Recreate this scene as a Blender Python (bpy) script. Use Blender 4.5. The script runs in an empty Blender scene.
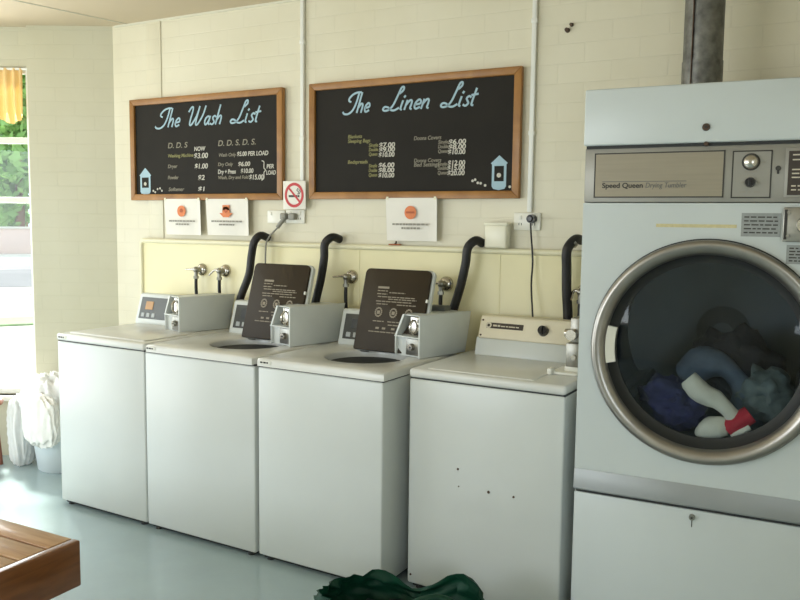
import bpy, bmesh, math, random
from mathutils import Vector, Matrix, noise, Euler
random.seed(7)
PI = math.pi
scene = bpy.context.scene
COL = scene.collection

# ------------------------------------------------------------------ materials
def lin(c):
    return tuple((v/12.92 if v <= .04045 else ((v+.055)/1.055)**2.4) for v in [x/255 for x in c]) + (1,)

def mat(name, rgb, rough=.5, metal=0., var=.0, vscale=6., bump=0., bscale=60., coat=0., spec=.5, stretch=(1, 1, 1)):
    m = bpy.data.materials.new(name); m.use_nodes = True
    nt = m.node_tree; b = nt.nodes['Principled BSDF']
    b.inputs['Base Color'].default_value = lin(rgb)
    b.inputs['Roughness'].default_value = rough
    b.inputs['Metallic'].default_value = metal
    b.inputs['Specular IOR Level'].default_value = spec
    if coat: b.inputs['Coat Weight'].default_value = coat
    tc = nt.nodes.new('ShaderNodeTexCoord'); mp = nt.nodes.new('ShaderNodeMapping')
    mp.inputs['Scale'].default_value = stretch
    nt.links.new(tc.outputs['Object'], mp.inputs['Vector'])
    if var:
        n = nt.nodes.new('ShaderNodeTexNoise'); n.inputs['Scale'].default_value = vscale; n.inputs['Detail'].default_value = 5
        nt.links.new(mp.outputs['Vector'], n.inputs['Vector'])
        r = nt.nodes.new('ShaderNodeValToRGB')
        c = lin(rgb)
        r.color_ramp.elements[0].position = .3; r.color_ramp.elements[1].position = .7
        r.color_ramp.elements[0].color = tuple(v*(1-var) for v in c[:3]) + (1,)
        r.color_ramp.elements[1].color = tuple(min(1, v*(1+var*.6)) for v in c[:3]) + (1,)
        nt.links.new(n.outputs['Fac'], r.inputs['Fac']); nt.links.new(r.outputs['Color'], b.inputs['Base Color'])
    if bump:
        n2 = nt.nodes.new('ShaderNodeTexNoise'); n2.inputs['Scale'].default_value = bscale; n2.inputs['Detail'].default_value = 3
        nt.links.new(mp.outputs['Vector'], n2.inputs['Vector'])
        bp = nt.nodes.new('ShaderNodeBump'); bp.inputs['Strength'].default_value = bump; bp.inputs['Distance'].default_value = .01
        nt.links.new(n2.outputs['Fac'], bp.inputs['Height']); nt.links.new(bp.outputs['Normal'], b.inputs['Normal'])
    return m

def brick_mat(name, rgb, axis='x'):
    m = bpy.data.materials.new(name); m.use_nodes = True
    nt = m.node_tree; b = nt.nodes['Principled BSDF']; b.inputs['Roughness'].default_value = .45
    tc = nt.nodes.new('ShaderNodeTexCoord'); sp = nt.nodes.new('ShaderNodeSeparateXYZ'); cb = nt.nodes.new('ShaderNodeCombineXYZ')
    nt.links.new(tc.outputs['Object'], sp.inputs[0])
    nt.links.new(sp.outputs['X' if axis == 'x' else 'Y'], cb.inputs[0]); nt.links.new(sp.outputs['Z'], cb.inputs[1])
    br = nt.nodes.new('ShaderNodeTexBrick')
    br.inputs['Scale'].default_value = 1; br.inputs['Brick Width'].default_value = .24; br.inputs['Row Height'].default_value = .086
    br.inputs['Mortar Size'].default_value = .0035; br.inputs['Mortar Smooth'].default_value = .6; br.inputs['Bias'].default_value = 0
    c = lin(rgb)
    br.inputs['Color1'].default_value = c
    br.inputs['Color2'].default_value = tuple(v*.985 for v in c[:3]) + (1,)
    br.inputs['Mortar'].default_value = tuple(v*.96 for v in c[:3]) + (1,)
    nt.links.new(cb.outputs[0], br.inputs['Vector'])
    nz = nt.nodes.new('ShaderNodeTexNoise'); nz.inputs['Scale'].default_value = 1.7; nz.inputs['Detail'].default_value = 4
    nt.links.new(tc.outputs['Object'], nz.inputs['Vector'])
    rp = nt.nodes.new('ShaderNodeValToRGB'); rp.color_ramp.elements[0].position = .3; rp.color_ramp.elements[1].position = .65
    rp.color_ramp.elements[0].color = (.93, .92, .88, 1); rp.color_ramp.elements[1].color = (1, 1, 1, 1)
    nt.links.new(nz.outputs['Fac'], rp.inputs['Fac'])
    mx = nt.nodes.new('ShaderNodeMix'); mx.data_type = 'RGBA'; mx.blend_type = 'MULTIPLY'; mx.inputs[0].default_value = 1
    nt.links.new(br.outputs['Color'], mx.inputs[6]); nt.links.new(rp.outputs['Color'], mx.inputs[7])
    nt.links.new(mx.outputs[2], b.inputs['Base Color'])
    n2 = nt.nodes.new('ShaderNodeTexNoise'); n2.inputs['Scale'].default_value = 45
    nt.links.new(tc.outputs['Object'], n2.inputs['Vector'])
    ad = nt.nodes.new('ShaderNodeMath'); ad.operation = 'MULTIPLY_ADD'; ad.inputs[1].default_value = -1.0
    nt.links.new(br.outputs['Fac'], ad.inputs[0])
    sc = nt.nodes.new('ShaderNodeMath'); sc.operation = 'MULTIPLY'; sc.inputs[1].default_value = .35
    nt.links.new(n2.outputs['Fac'], sc.inputs[0]); nt.links.new(sc.outputs[0], ad.inputs[2])
    bp = nt.nodes.new('ShaderNodeBump'); bp.inputs['Strength'].default_value = .25; bp.inputs['Distance'].default_value = .003
    nt.links.new(ad.outputs[0], bp.inputs['Height']); nt.links.new(bp.outputs['Normal'], b.inputs['Normal'])
    return m

def wood_mat(name, dark, light, rough=.35, stretch=(1, 12, 12), scale=3., coat=.3):
    m = bpy.data.materials.new(name); m.use_nodes = True
    nt = m.node_tree; b = nt.nodes['Principled BSDF']; b.inputs['Roughness'].default_value = rough; b.inputs['Coat Weight'].default_value = coat
    tc = nt.nodes.new('ShaderNodeTexCoord'); mp = nt.nodes.new('ShaderNodeMapping'); mp.inputs['Scale'].default_value = stretch
    nt.links.new(tc.outputs['Object'], mp.inputs['Vector'])
    n = nt.nodes.new('ShaderNodeTexNoise'); n.inputs['Scale'].default_value = scale; n.inputs['Detail'].default_value = 6; n.inputs['Distortion'].default_value = .6
    nt.links.new(mp.outputs['Vector'], n.inputs['Vector'])
    r = nt.nodes.new('ShaderNodeValToRGB'); r.color_ramp.elements[0].position = .32; r.color_ramp.elements[1].position = .68
    r.color_ramp.elements[0].color = lin(dark); r.color_ramp.elements[1].color = lin(light)
    nt.links.new(n.outputs['Fac'], r.inputs['Fac']); nt.links.new(r.outputs['Color'], b.inputs['Base Color'])
    return m

def glass_mat(name, tint=(255, 255, 255), refl=.06, rough=.02):
    m = bpy.data.materials.new(name); m.use_nodes = True
    nt = m.node_tree; nt.nodes.remove(nt.nodes['Principled BSDF'])
    o = nt.nodes['Material Output']
    t = nt.nodes.new('ShaderNodeBsdfTransparent'); t.inputs[0].default_value = lin(tint)
    g = nt.nodes.new('ShaderNodeBsdfGlossy'); g.inputs['Roughness'].default_value = rough
    lw = nt.nodes.new('ShaderNodeLayerWeight'); lw.inputs[0].default_value = .5
    f = nt.nodes.new('ShaderNodeMath'); f.operation = 'POWER'; f.inputs[1].default_value = 4.5
    nt.links.new(lw.outputs['Facing'], f.inputs[0])
    a = nt.nodes.new('ShaderNodeMath'); a.operation = 'MULTIPLY_ADD'; a.inputs[1].default_value = .8; a.inputs[2].default_value = refl; a.use_clamp = True
    x = nt.nodes.new('ShaderNodeMixShader')
    nt.links.new(f.outputs[0], a.inputs[0]); nt.links.new(a.outputs[0], x.inputs[0])
    nt.links.new(t.outputs[0], x.inputs[1]); nt.links.new(g.outputs[0], x.inputs[2]); nt.links.new(x.outputs[0], o.inputs[0])
    return m

def cloth_mat(name, rgb, trans=.25, var=.15, vs=14):
    m = mat(name, rgb, .85, 0, var, vs, .12, 60)
    nt = m.node_tree; b = nt.nodes['Principled BSDF']; o = nt.nodes['Material Output']
    if trans:
        t = nt.nodes.new('ShaderNodeBsdfTranslucent'); t.inputs[0].default_value = lin(rgb)
        x = nt.nodes.new('ShaderNodeMixShader'); x.inputs[0].default_value = trans
        nt.links.new(b.outputs[0], x.inputs[1]); nt.links.new(t.outputs[0], x.inputs[2]); nt.links.new(x.outputs[0], o.inputs[0])
    return m

M = {}
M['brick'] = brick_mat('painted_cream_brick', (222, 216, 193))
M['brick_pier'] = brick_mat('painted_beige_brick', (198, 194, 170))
M['plain_wall'] = mat('painted_plain_wall', (214, 210, 190), .6, 0, .05, 3)
M['ceiling'] = mat('ceiling_paint', (204, 188, 160), .75, 0, .03, 2)
M['panel'] = mat('yellow_splash_panel', (232, 224, 182), .4, 0, .04, 3)
M['trim'] = mat('cream_trim_paint', (232, 226, 194), .4, 0, .04, 8)
M['conduit'] = mat('white_conduit_plastic', (228, 228, 220), .35)
M['floor'] = mat('painted_blue_grey_floor', (160, 178, 181), .24, 0, .06, 3, .03, 30, .25)
M['white'] = mat('white_enamel', (206, 210, 206), .28, 0, .02, 4, 0, 1)
M['white_dryer'] = mat('dryer_white_enamel', (200, 207, 206), .32, 0, .03, 3)
M['deck'] = mat('worn_white_enamel_top', (216, 216, 210), .25, 0, .05, 6)
M['grey_box'] = mat('grey_painted_steel', (208, 212, 208), .38, 0, .03, 10)
M['dark_gap'] = mat('dark_rubber_and_shade', (38, 40, 40), .6)  # rubber parts, plus dark strips that draw the shade in gaps
M['console_panel'] = mat('dark_grey_control_overlay', (92, 94, 92), .4, 0, .04, 20)
M['console_dark'] = mat('black_control_overlay', (58, 60, 56), .4, 0, .2, 40)
M['display'] = mat('amber_display', (186, 140, 84), .3)
M['button'] = mat('grey_button', (172, 176, 176), .4)
M['chrome'] = mat('chrome', (190, 185, 176), .2, 1.)
M['chrome_dull'] = mat('dull_steel', (152, 150, 142), .38, 1., .12, 40)
M['brown_lid'] = mat('dark_brown_plastic_liner', (50, 40, 25), .5, 0, .06, 8, 0, 60, 0, .25)
M['lid_print'] = mat('faded_print', (146, 136, 118), .6)
M['tub'] = mat('tub_interior', (60, 62, 64), .4, .3)  # dark tone stands for the shadow deep in the tub; also blank displays
M['black'] = mat('black_rubber_hose', (22, 20, 19), .5)
M['black_knob'] = mat('black_plastic', (24, 24, 26), .3)
M['black_ink'] = mat('dark_ink', (52, 50, 46), .6)
M['grey_cord'] = mat('grey_cable', (140, 138, 128), .45)
M['board'] = mat('chalkboard_black', (38, 35, 30), .7, 0, .12, 5, 0, 60, 0, .2)
M['board_frame'] = wood_mat('varnished_board_frame', (136, 90, 34), (166, 116, 54), .45, (3, 30, 3), 2.2, .08)
M['title_paint'] = mat('pale_blue_paint', (164, 192, 204), .7, 0, .06, 20)
M['chalk'] = mat('white_chalk', (206, 202, 190), .9, 0, .1, 120)
M['chalk_dim'] = mat('faint_grey_chalk', (150, 144, 128), .9, 0, .1, 120)
M['chalk_yellow'] = mat('faint_yellow_chalk', (150, 146, 100), .9, 0, .1, 120)
M['paper'] = mat('white_paper', (236, 232, 222), .8, 0, .02, 10)
M['orange'] = mat('orange_print', (222, 132, 84), .7, 0, .08, 50)
M['orange_dark'] = mat('dark_orange_print', (180, 92, 56), .7)
M['grey_ink'] = mat('grey_print', (150, 146, 136), .8)
M['red_ink'] = mat('red_print', (196, 62, 66), .6)
M['plate'] = mat('white_socket_plastic', (232, 230, 218), .3)
M['tubplastic'] = mat('milky_plastic_tub', (232, 228, 206), .3, 0, .02, 8)
M['beige_console'] = mat('beige_console_enamel', (226, 217, 192), .4, 0, .04, 12)
M['brown_strip'] = mat('dark_brown_strip', (56, 46, 38), .4)
M['cream_ink'] = mat('cream_print', (206, 198, 178), .6)
M['brushed'] = mat('brushed_champagne_metal', (150, 142, 124), .45, .35, .05, 4, 0, 1, 0, .5, (1, 1, 30))
M['brushed2'] = mat('brushed_grey_metal', (150, 148, 140), .42, .4, .05, 4)
M['band'] = mat('grey_steel_band', (150, 154, 154), .4, .35, .05, 5)
M['ring'] = mat('worn_steel_door_ring', (158, 154, 148), .3, .9, .12, 9)
M['drum'] = mat('drum_steel', (92, 98, 104), .45, .5, .1, 5)
M['door_glass'] = glass_mat('dryer_door_glass', (236, 240, 242), .018, .03)
M['window_glass'] = glass_mat('window_glass', (250, 252, 250), .02, .01)
M['sticker'] = mat('grey_foil_sticker', (150, 154, 152), .45, .3, .1, 60)
M['tape'] = mat('old_yellow_tape', (206, 196, 150), .6, 0, .12, 80)
M['flue'] = mat('galvanised_steel', (120, 120, 116), .42, .8, .45, 26)
M['wood_top'] = wood_mat('pale_brown_bench_top', (166, 122, 82), (192, 152, 110), .3, (2, 18, 18), 2.5, .4)  # slats a lighter brown than the end board and rails
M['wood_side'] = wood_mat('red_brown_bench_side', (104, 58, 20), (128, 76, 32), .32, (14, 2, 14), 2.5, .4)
M['green_bag'] = cloth_mat('dark_green_bag_plastic', (12, 60, 42), .1, .3, 12)
M['green_bag'].node_tree.nodes['Principled BSDF'].inputs['Roughness'].default_value = .55
M['green_bag'].node_tree.nodes['Principled BSDF'].inputs['Specular IOR Level'].default_value = .25
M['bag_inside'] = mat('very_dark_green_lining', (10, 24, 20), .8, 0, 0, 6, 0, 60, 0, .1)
M['sheet'] = cloth_mat('white_cotton', (238, 238, 236), .1, .04)
M['sheet_warm'] = cloth_mat('cream_cotton', (240, 237, 230), .1, .05)
M['tub_blue'] = mat('pale_blue_plastic_tub', (204, 212, 214), .4)
M['curtain'] = cloth_mat('orange_curtain', (247, 224, 172), .5, .15, 9)
M['frame_white'] = mat('white_window_paint', (236, 236, 228), .4)
M['stool'] = wood_mat('red_brown_stool', (128, 74, 54), (150, 92, 70), .35)
M['navy'] = cloth_mat('navy_towelling', (44, 46, 92), 0, .3, 30)
M['blackcloth'] = cloth_mat('black_cloth', (26, 26, 36), 0, .2, 20)
M['denim'] = cloth_mat('blue_grey_denim', (84, 98, 116), 0, .2, 30)
M['greycloth'] = cloth_mat('grey_green_cloth', (98, 110, 110), 0, .2, 20)
M['sock'] = cloth_mat('off_white_sock', (226, 222, 206), 0, .06, 30)
M['red'] = cloth_mat('red_knit', (190, 36, 56), 0, .1, 30)
M['leaf'] = cloth_mat('sunlit_leaf', (150, 192, 112), .3, .3, 1.2)
M['leaf2'] = cloth_mat('darker_leaf', (116, 160, 112), .3, .3, 1.2)
M['bark'] = mat('bark', (128, 96, 72), .9, 0, .3, 8)
M['ground'] = mat('sunlit_concrete_ground', (214, 208, 196), .85, 0, .06, .4)
M['asphalt'] = mat('grey_asphalt', (120, 120, 124), .9, 0, .1, 1)
M['lawn'] = mat('lawn_green', (146, 168, 128), .9, 0, .2, 3)
M['pinkwall'] = mat('pale_pink_render', (226, 200, 188), .8, 0, .05, 1)
M['bolt'] = mat('dark_rusty_metal', (84, 66, 52), .6, .4, .2, 60)
M['rust'] = mat('rusty_orange', (170, 96, 52), .7, 0, .2, 80)

# ------------------------------------------------------------------ mesh builder
class MB:
    def __init__(s): s.bm = bmesh.new()
    def _merge(s, b, mtx=None):
        if mtx is not None: bmesh.ops.transform(b, matrix=mtx, verts=b.verts)
        me = bpy.data.meshes.new('t'); b.to_mesh(me); b.free()
        s.bm.from_mesh(me); bpy.data.meshes.remove(me); return s
    def box(s, x0, x1, y0, y1, z0, z1, bev=0., seg=2, mtx=None):
        b = bmesh.new(); bmesh.ops.create_cube(b, size=1)
        bmesh.ops.transform(b, matrix=Matrix.Translation(((x0+x1)/2, (y0+y1)/2, (z0+z1)/2)) @ Matrix.Diagonal((abs(x1-x0), abs(y1-y0), abs(z1-z0), 1)), verts=b.verts)
        if bev: bmesh.ops.bevel(b, geom=b.edges[:], offset=bev, segments=seg, profile=.5, affect='EDGES')
        return s._merge(b, mtx)
    def cyl(s, p0, p1, r0, r1=None, n=24, caps=True):
        p0, p1 = Vector(p0), Vector(p1); r1 = r0 if r1 is None else r1
        b = bmesh.new(); bmesh.ops.create_cone(b, cap_ends=caps, segments=n, radius1=r0, radius2=r1, depth=(p1-p0).length)
        q = (p1-p0).to_track_quat('Z', 'Y')
        return s._merge(b, Matrix.Translation((p0+p1)/2) @ q.to_matrix().to_4x4())
    def tube(s, pts, r, n=12, smooth=4, caps=True):
        P = [Vector(p) for p in pts]
        if smooth: P = catmull(P, smooth)
        R = r if callable(r) else (lambda t: r)
        b = bmesh.new(); rings = []
        up = Vector((0, 0, 1)); prev = None
        for i, p in enumerate(P):
            t = (P[min(i+1, len(P)-1)]-P[max(i-1, 0)]).normalized()
            if prev is None:
                a = t.cross(up)
                if a.length < .1: a = t.cross(Vector((1, 0, 0)))
                a.normalize()
            else:
                a = prev - t*prev.dot(t); a.normalize()
            prev = a; c = t.cross(a); rr = R(i/(len(P)-1))
            rings.append([b.verts.new(p + (a*math.cos(k*2*PI/n) + c*math.sin(k*2*PI/n))*rr) for k in range(n)])
        for A, B in zip(rings, rings[1:]):
            for k in range(n): b.faces.new((A[k], A[(k+1) % n], B[(k+1) % n], B[k]))
        if caps: b.faces.new(rings[0][::-1]); b.faces.new(rings[-1])
        return s._merge(b)
    def lathe(s, prof, n=48, mtx=None, closed=False):            # profile of (r, z) about z
        b = bmesh.new(); rings = []
        for r, z in prof: rings.append([b.verts.new((r*math.cos(k*2*PI/n), r*math.sin(k*2*PI/n), z)) for k in range(n)])
        prs = list(zip(rings, rings[1:])) + ([(rings[-1], rings[0])] if closed else [])
        for A, B in prs:
            for k in range(n): b.faces.new((A[k], A[(k+1) % n], B[(k+1) % n], B[k]))
        bmesh.ops.remove_doubles(b, verts=b.verts, dist=1e-6)
        return s._merge(b, mtx)
    def prism(s, poly, d, mtx=None, bev=0.):                       # poly in xz, thick along +y by d
        b = bmesh.new()
        A = [b.verts.new((x, 0, z)) for x, z in poly]; B = [b.verts.new((x, d, z)) for x, z in poly]
        b.faces.new(A); b.faces.new(B[::-1]); n = len(poly)
        for k in range(n): b.faces.new((A[k], B[k], B[(k+1) % n], A[(k+1) % n]))
        bmesh.ops.recalc_face_normals(b, faces=b.faces)
        if bev: bmesh.ops.bevel(b, geom=b.edges[:], offset=bev, segments=2, profile=.5, affect='EDGES')
        return s._merge(b, mtx)
    def ribbon(s, pts2, w, y, smooth=6, thick=.0012):                # stroke in the xz plane facing -y
        P = [Vector((x, 0, z)) for x, z in pts2]
        if smooth and len(P) > 2: P = catmull(P, smooth)
        b = bmesh.new(); A = []; n = len(P)
        for i, p in enumerate(P):
            t = (P[min(i+1, n-1)]-P[max(i-1, 0)])
            t = t.normalized() if t.length > 1e-9 else Vector((1, 0, 0))
            nn = Vector((-t.z, 0, t.x))*w/2
            if i == 0: p = p - t*w*.3
            if i == n-1: p = p + t*w*.3
            A.append((b.verts.new(p+nn+Vector((0, y, 0))), b.verts.new(p-nn+Vector((0, y, 0)))))
        for (a, c), (d, e) in zip(A, A[1:]): b.faces.new((a, c, e, d))
        r = bmesh.ops.extrude_face_region(b, geom=b.faces[:])
        bmesh.ops.translate(b, vec=(0, thick, 0), verts=[v for v in r['geom'] if isinstance(v, bmesh.types.BMVert)])
        bmesh.ops.recalc_face_normals(b, faces=b.faces)
        return s._merge(b)
    def disc(s, cx, cz, r, y, n=28, thick=.001, sx=1.):
        return s.prism([(cx+sx*r*math.cos(k*2*PI/n), cz+r*math.sin(k*2*PI/n)) for k in range(n)], thick, Matrix.Translation((0, y, 0)))
    def text(s, body, x, z, y, size, shear=0., width=None, weight=0.):
        cu = bpy.data.curves.new('t', 'FONT'); cu.body = body; cu.size = size; cu.shear = shear; cu.offset = weight; cu.extrude = .0006
        ob = bpy.data.objects.new('t', cu); COL.objects.link(ob)
        dg = bpy.context.evaluated_depsgraph_get(); dg.update()
        me = bpy.data.meshes.new_from_object(ob.evaluated_get(dg)); bpy.data.objects.remove(ob); bpy.data.curves.remove(cu)
        b = bmesh.new(); b.from_mesh(me); bpy.data.meshes.remove(me)
        k = 1.
        if width and b.verts:
            w = max(v.co.x for v in b.verts)-min(v.co.x for v in b.verts)
            if w > 0: k = width/w
        mt = Matrix.Translation((x, y, z)) @ Matrix(((k, 0, 0, 0), (0, 0, -1, 0), (0, 1, 0, 0), (0, 0, 0, 1)))
        return s._merge(b, mt)
    def blob(s, c, rad, amp=.15, freq=3., sub=4, rot=None, seed=0., floor=None, ridge=False):
        b = bmesh.new(); bmesh.ops.create_icosphere(b, subdivisions=sub, radius=1)
        for v in b.verts:
            d = v.co.normalized(); q = d*freq + Vector((seed*3.1, seed*1.7, seed))
            nn = noise.fractal(q, 1., 2., 4)
            if ridge: nn = .6 - abs(noise.noise(q))*2.2 + .25*noise.noise(q*2.7)
            v.co = d*(1+amp*nn)
        mt = Matrix.Translation(c) @ (Euler(rot).to_matrix().to_4x4() if rot else Matrix()) @ Matrix.Diagonal((*rad, 1))
        bmesh.ops.transform(b, matrix=mt, verts=b.verts)
        if floor is not None:
            for v in b.verts:
                if v.co.z < floor: v.co.z = floor + .002*noise.noise(v.co*30)
        return s._merge(b)
    def build(s, name, m, parent=None, smooth=40, loc=None, rot=None):
        me = bpy.data.meshes.new(name); s.bm.to_mesh(me); s.bm.free()
        me.materials.append(m)
        o = bpy.data.objects.new(name, me); COL.objects.link(o)
        if parent: o.parent = parent
        if loc: o.location = loc
        if rot: o.rotation_euler = rot
        if smooth:
            me.polygons.foreach_set('use_smooth', [True]*len(me.polygons))
            me.set_sharp_from_angle(angle=math.radians(smooth))
        return o

def catmull(P, k):
    out = []
    for i in range(len(P)-1):
        p0, p1, p2, p3 = P[max(i-1, 0)], P[i], P[i+1], P[min(i+2, len(P)-1)]
        for j in range(k):
            t = j/k
            out.append(.5*((2*p1)+(p2-p0)*t+(2*p0-5*p1+4*p2-p3)*t*t+(3*p1-p0-3*p2+p3)*t**3))
    out.append(P[-1]); return out

def tag(o, label=None, cat=None, group=None, kind=None):
    if label: o['label'] = label
    if cat: o['category'] = cat
    if group: o['group'] = group
    if kind: o['kind'] = kind
    return o
def struct(o, label=None): return tag(o, label, None, None, 'structure')
def thing(name, label, cat, loc=(0, 0, 0), rotz=0., group=None):
    o = bpy.data.objects.new(name, None); o.empty_display_size = .1; COL.objects.link(o)
    o.location = loc; o.rotation_euler = (0, 0, rotz)
    return tag(o, label, cat, group)

# ------------------------------------------------------------------ the room
H = 2.69
PX, PY = -1.39, 0.
T = Vector((-.873, -.487, 0)).normalized()
ANG = math.atan2(T.y, T.x)
LW = 2.0
XW, YF, XR = PX+T.x*LW, -6.0, 3.5
YW = T.y*LW
poly = [(XR+.12, .12), (PX-.07, .12), (PX-.07, .07), (XW-.12, YW+.07), (XW-.12, YF-.12), (XR+.12, YF-.12)]
def slab(z0, z1):
    mb = MB(); b = bmesh.new()
    A = [b.verts.new((x, y, z0)) for x, y in poly]; f = b.faces.new(A)
    r = bmesh.ops.extrude_face_region(b, geom=[f]); bmesh.ops.translate(b, vec=(0, 0, z1-z0), verts=[v for v in r['geom'] if isinstance(v, bmesh.types.BMVert)])
    bmesh.ops.recalc_face_normals(b, faces=b.faces); return mb._merge(b)
struct(slab(-.08, 0).build('floor', M['floor'], smooth=0), 'blue-grey painted concrete floor')
struct(slab(H, H+.1).build('ceiling', M['ceiling'], smooth=0), 'cream painted flat ceiling')
struct(MB().box(PX-.02, XR+.1, 0, .11, 0, H).build('wall_back', M['brick'], smooth=0), 'cream painted brick wall behind the machines')
struct(MB().box(XR, XR+.11, YF, -5.2, 0, H).box(XR, XR+.11, -3.6, 0, 0, H).box(XR, XR+.11, -5.2, -3.6, 0, .9).box(XR, XR+.11, -5.2, -3.6, 2.2, H).build('wall_right', M['plain_wall'], smooth=0))
# angled wall with the window: local x runs away from the corner, inner face y = 0
WU0, WU1, WZ0, WZ1 = .53, 1.75, .39, 2.45
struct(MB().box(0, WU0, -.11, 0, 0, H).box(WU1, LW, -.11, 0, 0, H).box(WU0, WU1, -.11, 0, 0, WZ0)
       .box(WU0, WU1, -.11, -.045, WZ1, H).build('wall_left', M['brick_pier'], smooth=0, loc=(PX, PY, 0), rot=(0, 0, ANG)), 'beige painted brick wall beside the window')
wn = MB()
for a, b_, c, d in ((WU0, WU0+.035, WZ0, WZ1), (WU1-.035, WU1, WZ0, WZ1)): wn.box(a, b_, -.1, -.05, c, d, .004)
for z in (WZ0+.02, 1.63, 2.0, WZ1-.02): wn.box(WU0+.03, WU1-.03, -.095, -.055, z-.019, z+.019, .003)
win = struct(wn.build('window_1', M['frame_white'], loc=(PX, PY, 0), rot=(0, 0, ANG)), 'white framed window with horizontal rails')
MB().box(WU0+.03, WU1-.03, -.078, -.074, WZ0+.03, WZ1-.03).build('window_pane', M['window_glass'], win, smooth=0)
MB().box(WU0-.0, WU1, -.05, .03, WZ0-.03, WZ0, .004).build('window_sill', M['frame_white'], win)
# left side wall with a wide doorway, wall behind the viewer with a shop window
DY0, DY1, DZ = -3.7, -1.35, 2.25
struct(MB().box(XW-.11, XW, YF, DY0, 0, H).box(XW-.11, XW, DY1, YW, 0, H).box(XW-.11, XW, DY0, DY1, DZ, H).build('wall_side', M['plain_wall'], smooth=0))
struct(MB().box(XW-.11, -2.9, YF-.11, YF, 0, H).box(.1, XR+.1, YF-.11, YF, 0, H).box(-2.9, .1, YF-.11, YF, 0, .8).box(-2.9, .1, YF-.11, YF, 2.4, H).build('wall_front', M['plain_wall'], smooth=0))
# splash panel, its rail, cover strip, ceiling joint
struct(MB().box(-1.160, XR, -.022, 0, 0, 1.385, .003).box(.405, .415, -.0245, -.02, 0, 1.38, .001).box(1.185, 1.195, -.0245, -.02, 0, 1.38, .001).build('trim_1', M['panel']), 'pale yellow sheet panel behind the machines')
struct(MB().tube([(-1.153, -.022, .9), (-1.153, -.022, 1.366), (-1.148, -.022, 1.383), (-1.137, -.022, 1.391), (-1.12, -.022, 1.392), (XR, -.022, 1.392)], .0145, 12, 0).build('trim_2', M['trim']), 'cream pipe rail along the top of the panel')
struct(MB().box(-1.104, -.985, -.006, 0, 1.40, H, .002).build('trim_3', M['brick']), 'flat cover strip on the brick wall')
tj = MB(); tj.tube([(-1.255, 0, H-.001), (-1.395, -.69, H-.001), (-1.9, -3.2, H-.001)], .004, 6, 0)
struct(tj.build('trim_4', M['plain_wall']), 'joint in the ceiling lining')
struct(MB().box(PX+.02, XR, -.008, 0, H-.012, H).build('trim_5', M['plain_wall'], smooth=0))

# ------------------------------------------------------------------ conduits, sockets, cords
def conduit(x0, z0, x1, label):
    t = thing('cable_conduit', label, 'conduit', (x0, -.001, z0))
    MB().box(-.011, .011, -.018, 0, 0, H-z0-.012, .003).build('cover', M['conduit'], t)
    for z in (.35, .85): MB().box(-.014, .014, -.02, 0, z, z+.02, .002).build('clip', M['conduit'], t)
conduit(.043, 1.60, .02, 'white cable conduit running up the wall between the two chalkboards')
conduit(1.328, 1.575, 1.32, 'white cable conduit running up the wall right of the second chalkboard')

def socket(x0, x1, z0, z1, label, kind):
    cx = (x0+x1)/2; w = x1-x0; h = z1-z0
    t = thing('wall_socket', label, 'power socket', (cx, 0, z0))
    MB().box(-w/2, w/2, -.014, 0, 0, h, .004).build('faceplate', M['plate'], t)
    for sx in ((-.25, .25) if kind == 2 else (-.28,)):
        MB().box(sx*w-.007, sx*w+.007, -.018, -.012, h*.62, h*.86, .0015).build('switch', M['plate'], t)
    for sx in ((-.25, .25) if kind == 2 else ()):
        for k in (-1, 1): MB().box(sx*w+k*.006-.0015, sx*w+k*.006+.0015, -.0148, -.013, h*.28, h*.42).build('pin_slot', M['black_ink'], t, smooth=0)
socket(-.194, -.074, 1.508, 1.578, 'white blank wall plate with one switch left of the plugged socket', 1)
socket(-.067, .058, 1.508, 1.582, 'white double wall socket below the no smoking sign', 2)
socket(1.252, 1.382, 1.492, 1.572, 'white double wall socket with a black plug in it', 2)

c1 = thing('power_cord', 'grey power cord slanting from the double socket behind the open lid', 'cord', (-.008, -.02, 1.545))
pl = MB(); pl.box(-.075, -.035, -.03, .004, -.018, .018, .008).box(-.02, .022, -.03, .004, -.018, .018, .008)
pl.build('plug', M['grey_cord'], c1)
MB().tube([(-.05, -.024, -.012), (-.075, -.03, -.05), (-.135, -.055, -.125), (-.15, -.055, -.20), (-.152, -.055, -.32), (-.16, -.06, -.52)], .0048, 8).build('cable', M['grey_cord'], c1)
MB().tube([(-.045, -.025, -.01), (-.085, -.032, -.06)], .011, 10, 0).build('plug_grip', M['grey_cord'], c1)
c2 = thing('power_cord', 'thin black power cord hanging from the right socket to the beige console', 'cord', (1.345, -.014, 1.545))
MB().cyl((0, .0, 0), (0, -.034, 0), .021, .019, 20).cyl((0, -.034, 0), (0, -.042, 0), .016, .01, 20).build('plug', M['black_knob'], c2)
MB().tube([(.0, -.025, -.018), (.004, -.03, -.06), (.018, -.035, -.19), (.02, -.05, -.30), (.038, -.075, -.42), (.05, -.085, -.52)], .0042, 8).build('cable', M['black'], c2)

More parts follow.
